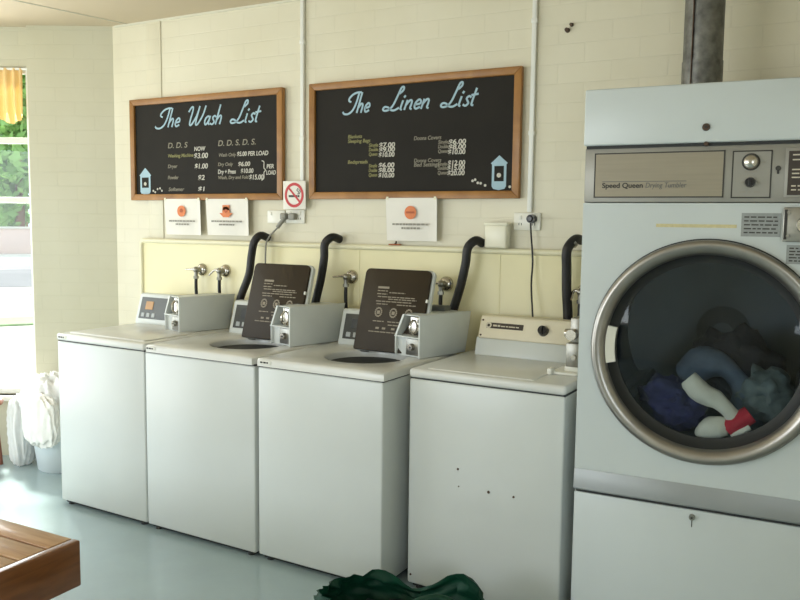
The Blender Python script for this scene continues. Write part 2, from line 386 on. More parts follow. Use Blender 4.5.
# ------------------------------------------------------------------ chalkboards
G = {
 'T': (1.75, [[(.42, 1.3), (.12, 1.45), (.1, 1.75), (.45, 2.15), (1.0, 2.36), (1.55, 2.36)], [(1.32, 2.34), (1.28, 1.2), (1.05, .3), (.55, -.12), (-.05, -.1), (-.32, .1)]]),
 'h': (.98, [[(0, 0), (0, 2.3)], [(0, .5), (.28, .98), (.52, .95), (.6, .6), (.6, 0)]]),
 'e': (.9, [[(.08, .48), (.6, .58), (.55, .92), (.32, 1.02), (.08, .72), (.06, .3), (.3, 0), (.66, .16)]]),
 'W': (2.5, [[(-.25, 1.75), (-.05, 2.2), (.2, 2.3), (.32, 1.85), (.3, .6), (.42, .05), (.72, .2), (1.1, 1.2), (1.2, 2.3)], [(1.2, 2.3), (1.2, .6), (1.32, .05), (1.62, .2), (2.0, 1.2), (2.1, 2.3)]]),
 'a': (.95, [[(.6, .85), (.38, 1.02), (.1, .8), (.05, .35), (.25, 0), (.5, .2), (.62, .6)], [(.65, 1.0), (.64, .2), (.8, 0)]]),
 's': (.78, [[(.0, .1), (.28, -.02), (.5, .25), (.32, .52), (.14, .8), (.34, 1.03), (.56, .9)]]),
 'L': (1.6, [[(.95, 1.9), (1.22, 2.25), (1.15, 2.6), (.9, 2.5), (.78, 1.6), (.62, .6), (.32, .1), (-.15, -.02), (-.42, .15), (-.3, .42), (.1, .35), (.5, .05), (.95, -.03), (1.35, .2)]]),
 'i': (.5, [[(0, 1), (0, .15), (.16, 0)], [(.02, 1.42), (.08, 1.55)]]),
 't': (.6, [[(.1, 1.8), (.1, .2), (.3, 0)], [(-.18, 1.12), (.45, 1.2)]]),
 'n': (.98, [[(0, 1), (0, 0)], [(0, .5), (.3, 1.0), (.54, .92), (.6, .5), (.6, .12), (.76, 0)]]),
}
def script_word(mb, word, x0, x1, z0, unit, w, y, sh=.34):
    strokes = []; cx = 0
    for ch in word:
        adv, ss = G[ch]
        for st in ss: strokes.append([(cx+px+pz*sh, pz) for px, pz in st])
        cx += adv
    xs = [p[0] for st in strokes for p in st]; lo, hi = min(xs), max(xs); k = (x1-x0)/(hi-lo)
    for i, st in enumerate(strokes): mb.ribbon([(x0+(a-lo)*k, z0+b_*unit) for a, b_ in st], w, y - .0002*(i % 3))

def title_word(t, ox, oz, word, x0, x1, z0, unit, w):
    mb = MB(); script_word(mb, word, x0-ox, x1-ox, z0-oz, unit, w, YB)
    tag(mb.build('title_lettering', M['title_paint'], t, smooth=0), 'pale blue script word '+word)

def board(x0, x1, z0, z1, label, name='chalkboard'):
    t = thing(name, label, 'chalkboard', ((x0+x1)/2, 0, z0))
    w = (x1-x0)/2; h = z1-z0; f = .036
    fr = MB()
    fr.prism([(-w, 0), (w, 0), (w-f, f), (-w+f, f)], .03, Matrix.Translation((0, -.036, 0)), .003)
    fr.prism([(-w, h), (w, h), (w-f, h-f), (-w+f, h-f)], .03, Matrix.Translation((0, -.036, 0)), .003)
    fr.prism([(-w, 0), (-w+f, f), (-w+f, h-f), (-w, h)], .03, Matrix.Translation((0, -.036, 0)), .003)
    fr.prism([(w, 0), (w-f, f), (w-f, h-f), (w, h)], .03, Matrix.Translation((0, -.036, 0)), .003)
    tag(fr.build('frame', M['board_frame'], t), 'varnished brown wooden frame')
    tag(MB().box(-w+f*.8, w-f*.8, -.022, -.006, f*.8, h-f*.8).build('board_panel', M['board'], t, smooth=0), 'black writing surface')
    return t, (x0+x1)/2, z0
YB = -.0235
def bottle(t, ox, oz, x0, x1, z0, z1, zs, dots):
    w = x1-x0; cx = (x0+x1)/2-ox
    a, b_, c, d = x0-ox, x1-ox, z0-oz, z1-oz; s = zs-oz
    body = MB().prism([(a+.008, c), (cx, c-.006), (b_-.008, c), (b_, c+.012), (b_, s), (b_+.007, s+.004), (cx, d), (a-.007, s+.004), (a, s), (a, c+.012)], .001, Matrix.Translation((0, YB, 0)))
    p = tag(body.build('soap_drawing', M['title_paint'], t, smooth=0), 'pale blue painted soap packet')
    MB().box(a+w*.17, b_-w*.17, YB-.001, YB, c+.035, s-.008).build('packet_window', M['board'], p, smooth=0)
    MB().disc(cx, (c+s)/2+.006, .011, YB-.002, 12).build('packet_dot', M['chalk'], p, smooth=0)
    for x, z in dots: MB().disc(x-ox, z-oz, .0065, YB-.0005, 10).build('soap_sud', M['chalk'], p, smooth=0)

t, ox, oz = board(-1.222, -.075, 1.634, 2.233, 'chalkboard titled The Wash List, left of the two boards')
title_word(t, ox, oz, 'The', -1.02, -.825, 2.062, .045, .0098)
title_word(t, ox, oz, 'Wash', -.752, -.51, 2.062, .045, .0098)
title_word(t, ox, oz, 'List', -.443, -.228, 2.062, .045, .0098)
def lines(t, ox, oz, rows, name, m, weight=0.):
    for body, x, z, size, width in rows: o = tag(MB().text(body, x-ox, z-oz, YB, size, .18, width, weight).build(name, m, t, smooth=0), 'faint chalk words '+body)
    return o
tag(lines(t, ox, oz, [('D. D. S', -.924, 1.938, .045, .155), ('Dryer', -.925, 1.822, .03, .075), ('Powder', -.926, 1.757, .03, .085), ('Softener', -.922, 1.688, .03, .125),
      ('D. D. S. D. S.', -.538, 1.938, .045, .27), ('Wash Only', -.532, 1.878, .027, .125), ('Dry Only', -.538, 1.826, .027, .11), ('Wash, Dry and Fold', -.538, 1.752, .026, .22)], 'faint_lettering', M['chalk_dim'], .0004), 'faint grey chalk wording')
tag(lines(t, ox, oz, [('Washing Machine', -.924, 1.884, .028, .20)], 'yellow_lettering', M['chalk_yellow'], .0004), 'faint yellow chalk wording')
pr = MB()
for body, x, z, size, width in [('NOW', -.716, 1.916, .034, .085), ('$3.00', -.718, 1.874, .042, .105), ('$1.00', -.714, 1.815, .04, .10), ('$2', -.69, 1.75, .04, .05), ('$1', -.69, 1.686, .036, .05),
      ('$5.00 PER LOAD', -.398, 1.878, .034, .22), ('$6.00', -.39, 1.822, .034, .085), ('Dry + Press', -.538, 1.782, .034, .13), ('$10.00', -.372, 1.784, .034, .09), ('$15.00', -.312, 1.747, .038, .10),
      ('PER', -.19, 1.806, .032, .05), ('LOAD', -.193, 1.772, .032, .066)]:
    tag(MB().text(body, x-ox, z-oz, YB-.0003, size, .12, width, .0007).build('price_lettering', M['chalk'], t, smooth=0), 'bright white chalk writing '+body)
pr.ribbon([(x-ox, z-oz) for x, z in ((-.222, 1.848), (-.208, 1.84), (-.208, 1.81), (-.197, 1.797), (-.208, 1.784), (-.208, 1.755), (-.224, 1.742))], .005, YB)
tag(pr.build('chalk_brace', M['chalk'], t, smooth=0), 'white chalk curly brace')
bottle(t, ox, oz, -1.152, -1.068, 1.674, 1.828, 1.778, [(-1.03, 1.682), (-1.01, 1.70), (-.99, 1.704), (-.975, 1.69), (-1.045, 1.69)])

t, ox, oz = board(.101, 1.281, 1.638, 2.236, 'chalkboard titled The Linen List, right of the two boards')
title_word(t, ox, oz, 'The', .307, .467, 2.076, .042, .0098)
title_word(t, ox, oz, 'Linen', .545, .803, 2.076, .042, .0098)
title_word(t, ox, oz, 'List', .868, 1.062, 2.076, .042, .0098)
tag(lines(t, ox, oz, [('Blankets', .337, 1.947, .026, .085), ('Sleeping Bags', .337, 1.924, .026, .135), ('Single', .464, 1.900, .025, .055), ('Double', .464, 1.878, .025, .055), ('Queen', .464, 1.855, .025, .05),
      ('Bedspreads', .337, 1.818, .026, .12), ('Single', .464, 1.797, .025, .05), ('Double', .464, 1.774, .025, .05), ('Queen', .464, 1.751, .025, .05)], 'yellow_lettering', M['chalk_yellow'], .0003), 'faint yellow chalk wording')
tag(lines(t, ox, oz, [('Doona Covers', .722, 1.924, .027, .15), ('Single', .856, 1.902, .025, .055), ('Double', .856, 1.880, .025, .055), ('Queen', .856, 1.858, .025, .055),
      ('Doona Covers', .724, 1.816, .026, .15), ('Bed Settings', .724, 1.795, .028, .14), ('Single', .856, 1.797, .025, .05), ('Double', .856, 1.777, .025, .05), ('Queen', .856, 1.755, .025, .05)], 'faint_lettering', M['chalk_dim'], .0003), 'faint grey chalk wording')
pr = MB()
for body, x, z in [('$7.00', .524, 1.896), ('$9.00', .524, 1.873), ('$10.00', .522, 1.848), ('$6.00', .522, 1.796), ('$8.00', .522, 1.771), ('$10.00', .522, 1.745),
                   ('$6.00', .912, 1.898), ('$8.00', .912, 1.874), ('$10.00', .910, 1.85), ('$12.00', .910, 1.798), ('$15.00', .908, 1.775), ('$20.00', .908, 1.75)]:
    tag(MB().text(body, x-ox, z-oz, YB-.0003, .032, .1, .092, .0008).build('price_lettering', M['chalk'], t, smooth=0), 'bright white chalk price '+body)
bottle(t, ox, oz, 1.141, 1.213, 1.683, 1.838, 1.797, [(1.043, 1.722), (1.056, 1.727), (1.07, 1.712), (1.085, 1.71), (1.108, 1.70), (1.232, 1.692)])

# ------------------------------------------------------------------ notices and sign
def notice(x0, x1, z0, z1, label, style):
    cx = (x0+x1)/2; w = (x1-x0)/2; h = z1-z0
    t = thing('notice_paper', label, 'notice', (cx, -.041, z0))
    b = bmesh.new(); nx, nz = 14, 8; V = []
    for j in range(nz+1):
        for i in range(nx+1):
            u = i/nx; v = j/nz
            V.append(b.verts.new((-w+2*w*u, -.004*math.sin(u*PI)*(1-v) - .012*max(0, u-.85)*(1-v)*6 + .03*(1-v)*.55, h*v)))
    for j in range(nz):
        for i in range(nx):
            k = j*(nx+1)+i; b.faces.new((V[k], V[k+1], V[k+nx+2], V[k+nx+1]))
    r = bmesh.ops.extrude_face_region(b, geom=b.faces[:]); bmesh.ops.translate(b, vec=(0, .0008, 0), verts=[v for v in r['geom'] if isinstance(v, bmesh.types.BMVert)])
    bmesh.ops.recalc_face_normals(b, faces=b.faces)
    MB()._merge(b).build('sheet', M['paper'], t)
    yl = lambda z: -.0055 + .0165*(1-z/h) - .004*(1-z/h)
    lc = h*.66; lr = h*.155
    lg = MB()
    if style == 'pot':
        lg.disc(0, lc, lr*.85, yl(lc)-.003); lg.prism([(-lr*1.5, lc-lr*.3), (lr*1.5, lc-lr*.3), (lr*.6, lc-lr*1.05), (-lr*.6, lc-lr*1.05)], .001, Matrix.Translation((0, yl(lc)-.004, 0)))
        lg.box(-lr*.8, lr*.8, yl(lc)-.003, yl(lc)-.002, lc+lr*.2, lc+lr*1.1)
    else: lg.disc(0, lc, lr, yl(lc)-.003)
    tag(lg.build('logo', M['orange'], t, smooth=0), 'orange printed emblem')
    bar = MB()
    if style == 'bar': bar.box(-lr*.7, lr*.7, yl(lc)-.0045, yl(lc)-.003, lc-lr*.12, lc+lr*.16)
    else: bar.disc(0, lc+lr*.1, lr*.35, yl(lc)-.0045, 14)
    bar.build('logo_detail', M['orange_dark'], t, smooth=0)
    tx = MB(); rnd = random.Random(int(abs(x0)*1000))
    for zz, ww in ((h*.385, w*.72), (h*.295, w*.36)):
        x = -ww
        while x < ww-.006:
            l = rnd.uniform(.008, .024); e = min(ww, x+l); tx.box(x, e, yl(zz)-.0035, yl(zz)-.0025, zz-.0045, zz+.0045); x = e+.004
    tx.build('printed_lines', M['grey_ink'], t, smooth=0)
    for sx in (-1, 1): MB().box(sx*w*.93-.006, sx*w*.93+.006, -.0022, -.0012, h-.008, h+.006).build('tape', M['trim'], t, smooth=0)
notice(-.942, -.660, 1.432, 1.641, 'white notice with a round orange emblem, leftmost of three under the boards', 'round')
notice(-.617, -.308, 1.435, 1.64, 'white notice with an orange pot-shaped emblem under the left chalkboard', 'pot')
notice(.577, .864, 1.430, 1.642, 'white notice with a round orange emblem under the right chalkboard', 'bar')

t = thing('no_smoking_sign', 'small square no smoking sign between the two chalkboards', 'sign', (.01, -.037, 1.584))
MB().box(-.074, .074, -.004, 0, 0, .15, .001).build('sign_plate', M['paper'], t)
rg = MB(); N = 48
for k in range(N):
    a0, a1 = k*2*PI/N, (k+1)*2*PI/N
    rg.prism([(.062*math.cos(a0), .075+.066*math.sin(a0)), (.062*math.cos(a1), .075+.066*math.sin(a1)), (.048*math.cos(a1), .075+.051*math.sin(a1)), (.048*math.cos(a0), .075+.051*math.sin(a0))], .001, Matrix.Translation((0, -.0055, 0)))
rg.ribbon([(-.04, .118), (.042, .034)], .0105, -.0058)
tag(rg.build('prohibition_ring', M['red_ink'], t, smooth=0), 'red circle with a diagonal bar')
cg = MB().box(-.036, .02, -.005, -.0042, .064, .075).box(.023, .034, -.005, -.0042, .064, .075)
cg.ribbon([(.024, .08), (.03, .092), (.018, .1), (.026, .112)], .004, -.005).ribbon([(.032, .08), (.04, .094), (.03, .104)], .004, -.005)
tag(cg.build('cigarette', M['black_ink'], t, smooth=0), 'black cigarette with smoke')

# small things on the rail and wall
t = thing('plastic_tub', 'milky plastic container standing on the pipe rail', 'container', (1.184, -.04, 1.4068))
MB().box(-.055, .055, -.03, .03, 0, .11, .01, 3).build('body', M['tubplastic'], t)
MB().box(-.058, .058, -.033, .033, .106, .12, .004).build('cap', M['tubplastic'], t)
t = thing('pipe_clip', 'small rusty clip on the pipe rail under the right notice', 'clip', (.625, -.022, 1.4062))
MB().box(-.035, .03, -.012, .012, 0, .006, .002).build('strap', M['rust'], t); MB().cyl((0, 0, .005), (.006, 0, .02), .006, .004, 10).build('stem', M['bolt'], t)
t = thing('wall_bolt', 'small dark bolt stub high on the brick wall above the last machine', 'bolt', (1.485, 0, 2.385))
MB().cyl((-.006, 0, -.006), (-.006, -.02, -.006), .011, .009, 10).build('nut', M['bolt'], t); MB().cyl((.012, 0, .016), (.012, -.016, .016), .009, .007, 10).build('stud', M['bolt'], t)

# ------------------------------------------------------------------ drain hoses
def hose(pts, label, clamp=None):
    x, y, z = pts[0]
    t = thing('drain_hose', label, 'hose', (x, y, z), group='black drain hoses behind the machines')
    L = [(a-x, b_-y, c-z) for a, b_, c in pts]
    MB().tube(L, .0215, 14, 6).build('tube', M['black'], t)
    if clamp:
        P = [Vector(p) for p in L]
        p, q = P[clamp], P[clamp+1]; d = (q-p).normalized(); c = p.lerp(q, .35)
        MB().cyl(c-d*.006, c+d*.006, .0245, None, 18).build('hose_clamp', M['chrome_dull'], t)
hose([(-.182, -.02, 1.425), (-.192, -.075, 1.44), (-.215, -.10, 1.405), (-.235, -.10, 1.33), (-.255, -.10, 1.22), (-.325, -.10, 1.06), (-.36, -.09, .85), (-.36, -.085, .45)], 'black drain hose curving down left of the first open brown lid')
hose([(.29, -.02, 1.428), (.278, -.075, 1.44), (.25, -.10, 1.405), (.245, -.10, 1.33), (.225, -.10, 1.22), (.185, -.10, 1.06), (.165, -.09, .85), (.165, -.085, .45)], 'black drain hose curving down right of the first open brown lid')
hose([(1.098, -.02, 1.428), (1.087, -.075, 1.44), (1.06, -.10, 1.405), (1.05, -.10, 1.33), (1.025, -.10, 1.22), (.98, -.10, 1.06), (.955, -.09, .85), (.955, -.085, .45)], 'black drain hose right of the second open brown lid, below the plastic container')
hose([(1.578, -.02, 1.452), (1.566, -.075, 1.455), (1.543, -.11, 1.41), (1.54, -.10, 1.33), (1.54, -.088, 1.22), (1.545, -.074, 1.10), (1.55, -.068, .85), (1.55, -.068, .45)], 'black drain hose with a steel clamp beside the tall dryer', 1)

# ------------------------------------------------------------------ taps
def tap(x, z, label, lever=(-.07, -.05, -.012), hl=.45):
    t = thing('water_tap', label, 'tap', (x, -.022, z), group='chrome taps on the panel')
    MB().lathe([(0, 0), (.037, 0), (.037, .005), (.033, .014), (.024, .021), (.014, .025), (0, .025)], 28, Matrix.Rotation(PI/2, 4, 'X')).build('wall_flange', M['chrome'], t)
    b = MB(); b.tube([(0, -.01, 0), (-.003, -.035, .001), (-.006, -.05, -.002)], lambda q: .016-.002*q, 14, 4)
    b.blob((-.006, -.048, .002), (.019, .017, .018), 0, 1, 3)
    b.cyl((-.007, -.048, -.005), (-.007, -.048, -.04), .012, .011, 16).cyl((-.007, -.048, -.034), (-.007, -.048, -.05), .0155, .0155, 6)
    b.build('tap_body', M['chrome_dull'], t)
    MB().tube([(-.012, -.055, .006), (-.036, -.058, .004), lever], lambda q: .009-.005*q, 10, 4).build('lever', M['chrome'], t)
    MB().tube([(-.007, -.048, -.045), (-.008, -.048, -.10), (-.006, -.045, -.2), (0, -.04, -hl)], .0095, 10, 4).build('supply_hose', M['black'], t)
tap(-.662, 1.232, 'chrome tap with black hose, leftmost of the five on the panel', (-.075, -.06, .002))
tap(-.486, 1.232, 'chrome tap with black hose, second from the left on the panel', (-.07, -.065, -.026))
tap(.368, 1.235, 'chrome tap with black hose just left of the second open brown lid', (-.08, -.06, .0))
tap(.915, 1.225, 'chrome tap with black hose between the second open lid and a drain hose', (-.035, -.075, -.012))
tap(1.604, 1.222, 'chrome tap with black hose beside the tall dryer', (-.032, -.10, -.03))

# ------------------------------------------------------------------ washing machines
def coin_box(root, x, y, z, rot):
    """coin housing: plain side plate on the right, lower lock block and a sloping upper block with the slide"""
    R_ = Matrix.Translation((x, y, z)) @ Matrix.Rotation(rot, 4, 'Z') @ Matrix.Diagonal((1.42, 1, 1, 1))
    L = .31; hgt = .19
    X = Matrix(((0, 1, 0, 0), (1, 0, 0, 0), (0, 0, 1, 0), (0, 0, 0, 1)))
    mb = MB()
    mb.prism([(0, 0), (L, 0), (L+.04, hgt), (0, hgt)], .006, R_ @ Matrix.Translation((-.006, 0, 0)) @ X, .001)    # right plate
    mb.box(-.112, -.108, .004, L, 0, .092, .001, 2, R_)                                # left lower plate
    mb.box(-.11, -.004, .02, .026, 0, .09, 0, 2, R_)                                    # recessed front of the lower block
    mb.box(-.112, -.004, .0, L, .086, .092, .001, 2, R_)                               # shelf
    mb.prism([(-.112, .092), (-.104, .092), (-.07, hgt), (-.078, hgt)], L-.02, R_ @ Matrix.Translation((0, .004, 0)))   # sloping left plate
    mb.box(-.08, -.003, .01, L, hgt-.005, hgt, .001, 2, R_)                             # top
    mb.box(-.112, -.003, L-.006, L, 0, hgt-.05, 0, 2, R_)
    mb.box(-.1, -.003, .1, .106, .09, hgt-.004, 0, 2, R_)
    cb = mb.build('coin_box', M['grey_box'], root)
    lk = MB(); lk.box(-.068, -.01, .012, .021, .008, .082, .001, 2, R_); lk.build('lock_plate', M['chrome_dull'], cb)
    k = MB(); b = R_ @ Vector((-.04, .013, .046)); f = R_ @ Vector((-.04, -.006, .046)); k.cyl(b, f, .0165, .0145, 20)
    k.build('lock', M['chrome'], cb)
    kh = MB(); kh.cyl(R_ @ Vector((-.038, -.005, .046)), R_ @ Vector((-.038, -.0075, .046)), .005, .005, 12); kh.build('keyhole', M['black_ink'], cb)
    sl = MB(); sl.box(-.05, -.008, .012, .1, .096, .182, .004, 2, R_)
    sl.tube([R_ @ Vector((-.034, .008, .104)), R_ @ Vector((-.034, -.01, .118)), R_ @ Vector((-.034, -.01, .15)), R_ @ Vector((-.034, .008, .168))], .006, 8, 3)
    sl.build('coin_slide', M['chrome'], cb)
    for q in (.118, .145, .166): MB().box(-.018, -.012, .0105, .013, q-.008, q+.005, 0, 2, R_).build('coin_slot', M['black_ink'], cb)
    return cb

def washer(label, x0, y0, w, rot, lid_open, coin_x, coin_y, con_in, lid_u=.25):
    root = thing('washing_machine', label, 'washing machine', (x0, y0, 0), rot)
    D = .66; ZT = .92; ZS = .884
    cb = MB(); cb.box(.003, w-.003, 0, D, .022, ZS-.004, .008, 3)
    tag(cb.build('cabinet', M['white'], root), 'white enamel cabinet')
    bs = MB(); bs.box(.02, w-.02, .02, D-.02, 0.008, .03); bs.build('base_shade', M['dark_gap'], root, smooth=0)  # dark block painting the shade under the cabinet
    for x in (.05, w-.05): MB().cyl((x, .03, 0), (x, .03, .024), .018, .014, 14).build('foot', M['dark_gap'], root)
    sm = MB(); sm.box(.006, w-.006, .005, D, ZS-.006, ZS+.003); sm.build('seam_shadow', M['dark_gap'], root, smooth=0)  # dark strip for the shadow line between cabinet and deck
    # deck: slab with (for the open machines) a round opening
    dk = MB(); ocx, ocy, orx, ory = w*.5+.045, .305, .18, .18
    if not lid_open:
        dk.box(0, w, -.004, D, ZS, ZT, .012, 4)
        deck = dk.build('top_panel', M['deck'], root)
        MB().box(.045, w-.045, .045, .43, ZT-.006, ZT+.006, .006, 3).build('lid', M['deck'], root)
    else:
        b = bmesh.new(); n = 64
        def sq(a, hx, hy):
            c, s_ = math.cos(a), math.sin(a); k = min(hx/abs(c) if abs(c) > 1e-9 else 9, hy/abs(s_) if abs(s_) > 1e-9 else 9); return c*k, s_*k
        rings = []
        angs = [math.radians(45)+2*PI*k/n for k in range(n)]
        hx, hy = w/2, (D+.004)/2; mx, my = w/2, (D-.004)/2
        def ring(ins, z): return [b.verts.new((mx+sq(a, hx-ins, hy-ins)[0], my+sq(a, hx-ins, hy-ins)[1], z)) for a in angs]
        def hole(rx, ry, z): return [b.verts.new((ocx+rx*math.cos(a), ocy+ry*math.sin(a), z)) for a in angs]
        rings = [ring(.0, ZS), ring(0, ZT-.012), ring(.0035, ZT-.0035), ring(.012, ZT), hole(orx+.012, ory+.012, ZT), hole(orx+.003, ory+.003, ZT-.004), hole(orx, ory, ZT-.012), hole(orx, ory, ZT-.034)]
        for A, B in zip(rings, rings[1:]):
            for k in range(n): b.faces.new((A[k], A[(k+1) % n], B[(k+1) % n], B[k]))
        bmesh.ops.recalc_face_normals(b, faces=b.faces)
        dk._merge(b); deck = dk.build('top_panel', M['deck'], root, smooth=50)
        tb = MB(); tb.lathe([(.179, ZT-.034), (.21, ZT-.05), (.21, .5), (.05, .47), (.05, .82), (.03, .86), (0, .86)], 40, Matrix.Translation((ocx, ocy, 0)))
        tag(tb.build('wash_tub', M['tub'], root), 'tub inside the round opening, shade of its depth in the colour')
    bd = MB(); bd.box(.018, .08, -.007, -.003, ZT-.024, ZT-.010, .001)
    bp = bd.build('badge', M['plate'], root)
    bt = MB()
    for a, c in ((.022, .036), (.040, .054), (.058, .066)): bt.box(a, c, -.0078, -.0068, ZT-.021, ZT-.013)
    bt.build('badge_print', M['black_ink'], bp, smooth=0)
    # sloping control console along the back
    cs = MB(); y0c, y1c = .545, .655
    prof = [(y0c, ZT-.004), (y0c, ZT+.012), (y0c+.045, 1.082), (y0c+.055, 1.09), (y1c-.012, 1.09), (y1c, 1.078), (y1c, ZT-.004)]
    cs.prism([(yy, zz) for yy, zz in prof], w-.13-con_in, Matrix.Translation((con_in, 0, 0)) @ Matrix(((0, 1, 0, 0), (1, 0, 0, 0), (0, 0, 1, 0), (0, 0, 0, 1))), .003)
    con = cs.build('console', M['white'], root)
    sl = math.atan2(.045, 1.082-ZT-.012)
    FM = Matrix.Translation((0, y0c, ZT+.012)) @ Matrix.Rotation(-sl, 4, 'X')
    MB().box(con_in+.022, w-.16, -.003, .004, .016, .142, .001, 1, FM).build('control_panel', M['console_dark' if lid_open else 'console_panel'], con)
    MB().box(con_in+.065, con_in+.125, -.006, 0, .07, .118, .001, 1, FM).build('display', M['tub' if lid_open else 'display'], con)
    for k in range(3): MB().box(con_in+.042+k*.042, con_in+.068+k*.042, -.006, 0, .026, .05, .002, 1, FM).build('button', M['button'], con)
    if con_in == .055: MB().box(w*.80, w-.04, y1c-.055, y1c+.01, 1.085, 1.135, .004).build('rear_vent', M['console_panel'], root)
    if lid_open:
        lw, lh = .365, .395; lean = math.radians(17)
        LM = Matrix.Translation((lid_u, .425, ZT+.004)) @ Matrix.Rotation(-lean, 4, 'X')
        def rr(x0_, x1_, z0_, z1_, r):
            P = []
            for cx, cz, a0 in ((x1_-r, z1_-r, 0), (x0_+r, z1_-r, 90), (x0_+.008, z0_+.008, 180), (x1_-.008, z0_+.008, 270)):
                q = r if a0 < 180 else .008
                for k in range(5): a = math.radians(a0+k*22.5); P.append((cx+q*math.cos(a), cz+q*math.sin(a)))
            return P
        lid = MB().prism(rr(0, lw, 0, lh, .024), .022, LM @ Matrix.Translation((0, 0, 0)), .003).build('lid', M['white'], root)
        tag(MB().prism(rr(.0, lw-.011, .0, lh-.003, .024), .016, LM @ Matrix.Translation((0, -.015, 0)), .004).build('lid_liner', M['brown_lid'], lid), 'dark brown inside of the lid')
        pt = MB(); yl = -.0165
        rnd = random.Random(3)
        pt.box(.085, .145, yl, yl+.002, .296, .306, 0, 1, LM)
        for zz, x1_, x2_ in ((.285, .085, .14), (.27, .085, .14), (.278, .15, .235), (.257, .09, .29), (.247, .15, .3), (.235, .085, .275), (.222, .09, .15), (.222, .2, .3), (.14, .085, .145), (.14, .165, .235), (.125, .17, .23), (.09, .07, .3)):
            x = x1_
            while x < x2_:
                l = rnd.uniform(.01, .03); e = min(x2_, x+l); pt.box(x, e, yl, yl+.002, zz-.0022, zz+.0022, 0, 1, LM); x = e+.004
        for cx in (.108, .188, .27):
            for q in range(14):
                a = q*2*PI/14; pt.box(cx+.017*math.cos(a)-.0035, cx+.017*math.cos(a)+.0035, yl, yl+.002, .183+.02*math.sin(a)-.0035, .183+.02*math.sin(a)+.0035, 0, 1, LM)
            pt.box(cx-.008, cx+.008, yl, yl+.002, .174, .19, 0, 1, LM)
        for cx in (.115, .15, .2, .25): pt.box(cx-.009, cx+.009, yl, yl+.002, .103, .112, 0, 1, LM)
        tag(pt.build('instruction_print', M['lid_print'], lid, smooth=0), 'faded printed instructions and pictograms')
        MB().box(lw-.014, lw-.004, -.024, -.012, .24, .256, .002, 1, LM).build('lid_catch', M['plate'], lid)
        for hx in (.05, lw-.05): MB().cyl(LM @ Vector((hx-.02, .012, .002)), LM @ Vector((hx+.02, .012, .002)), .009, None, 12).build('hinge', M['chrome_dull'], root)
    coin_box(root, coin_x, coin_y, ZT+.002, math.radians(-14.5))
    return root
TW = -.0215
Wy = lambda x: -.80 + TW*(x-.4)
washer('white washing machine with closed lid, nearest the window end of the row', -.99, Wy(-.99)-.002, .652, TW, False, .527, .355, -.02)
washer('white washing machine with its brown lid open, directly below the no smoking sign', -.333, Wy(-.333)-.006, .694, TW, True, .644, .312, .05, .252)
washer('white washing machine with its brown lid open, left of the beige console machine', .371, Wy(.371)-.002, .656, TW, True, .619, .36, .055, .232)

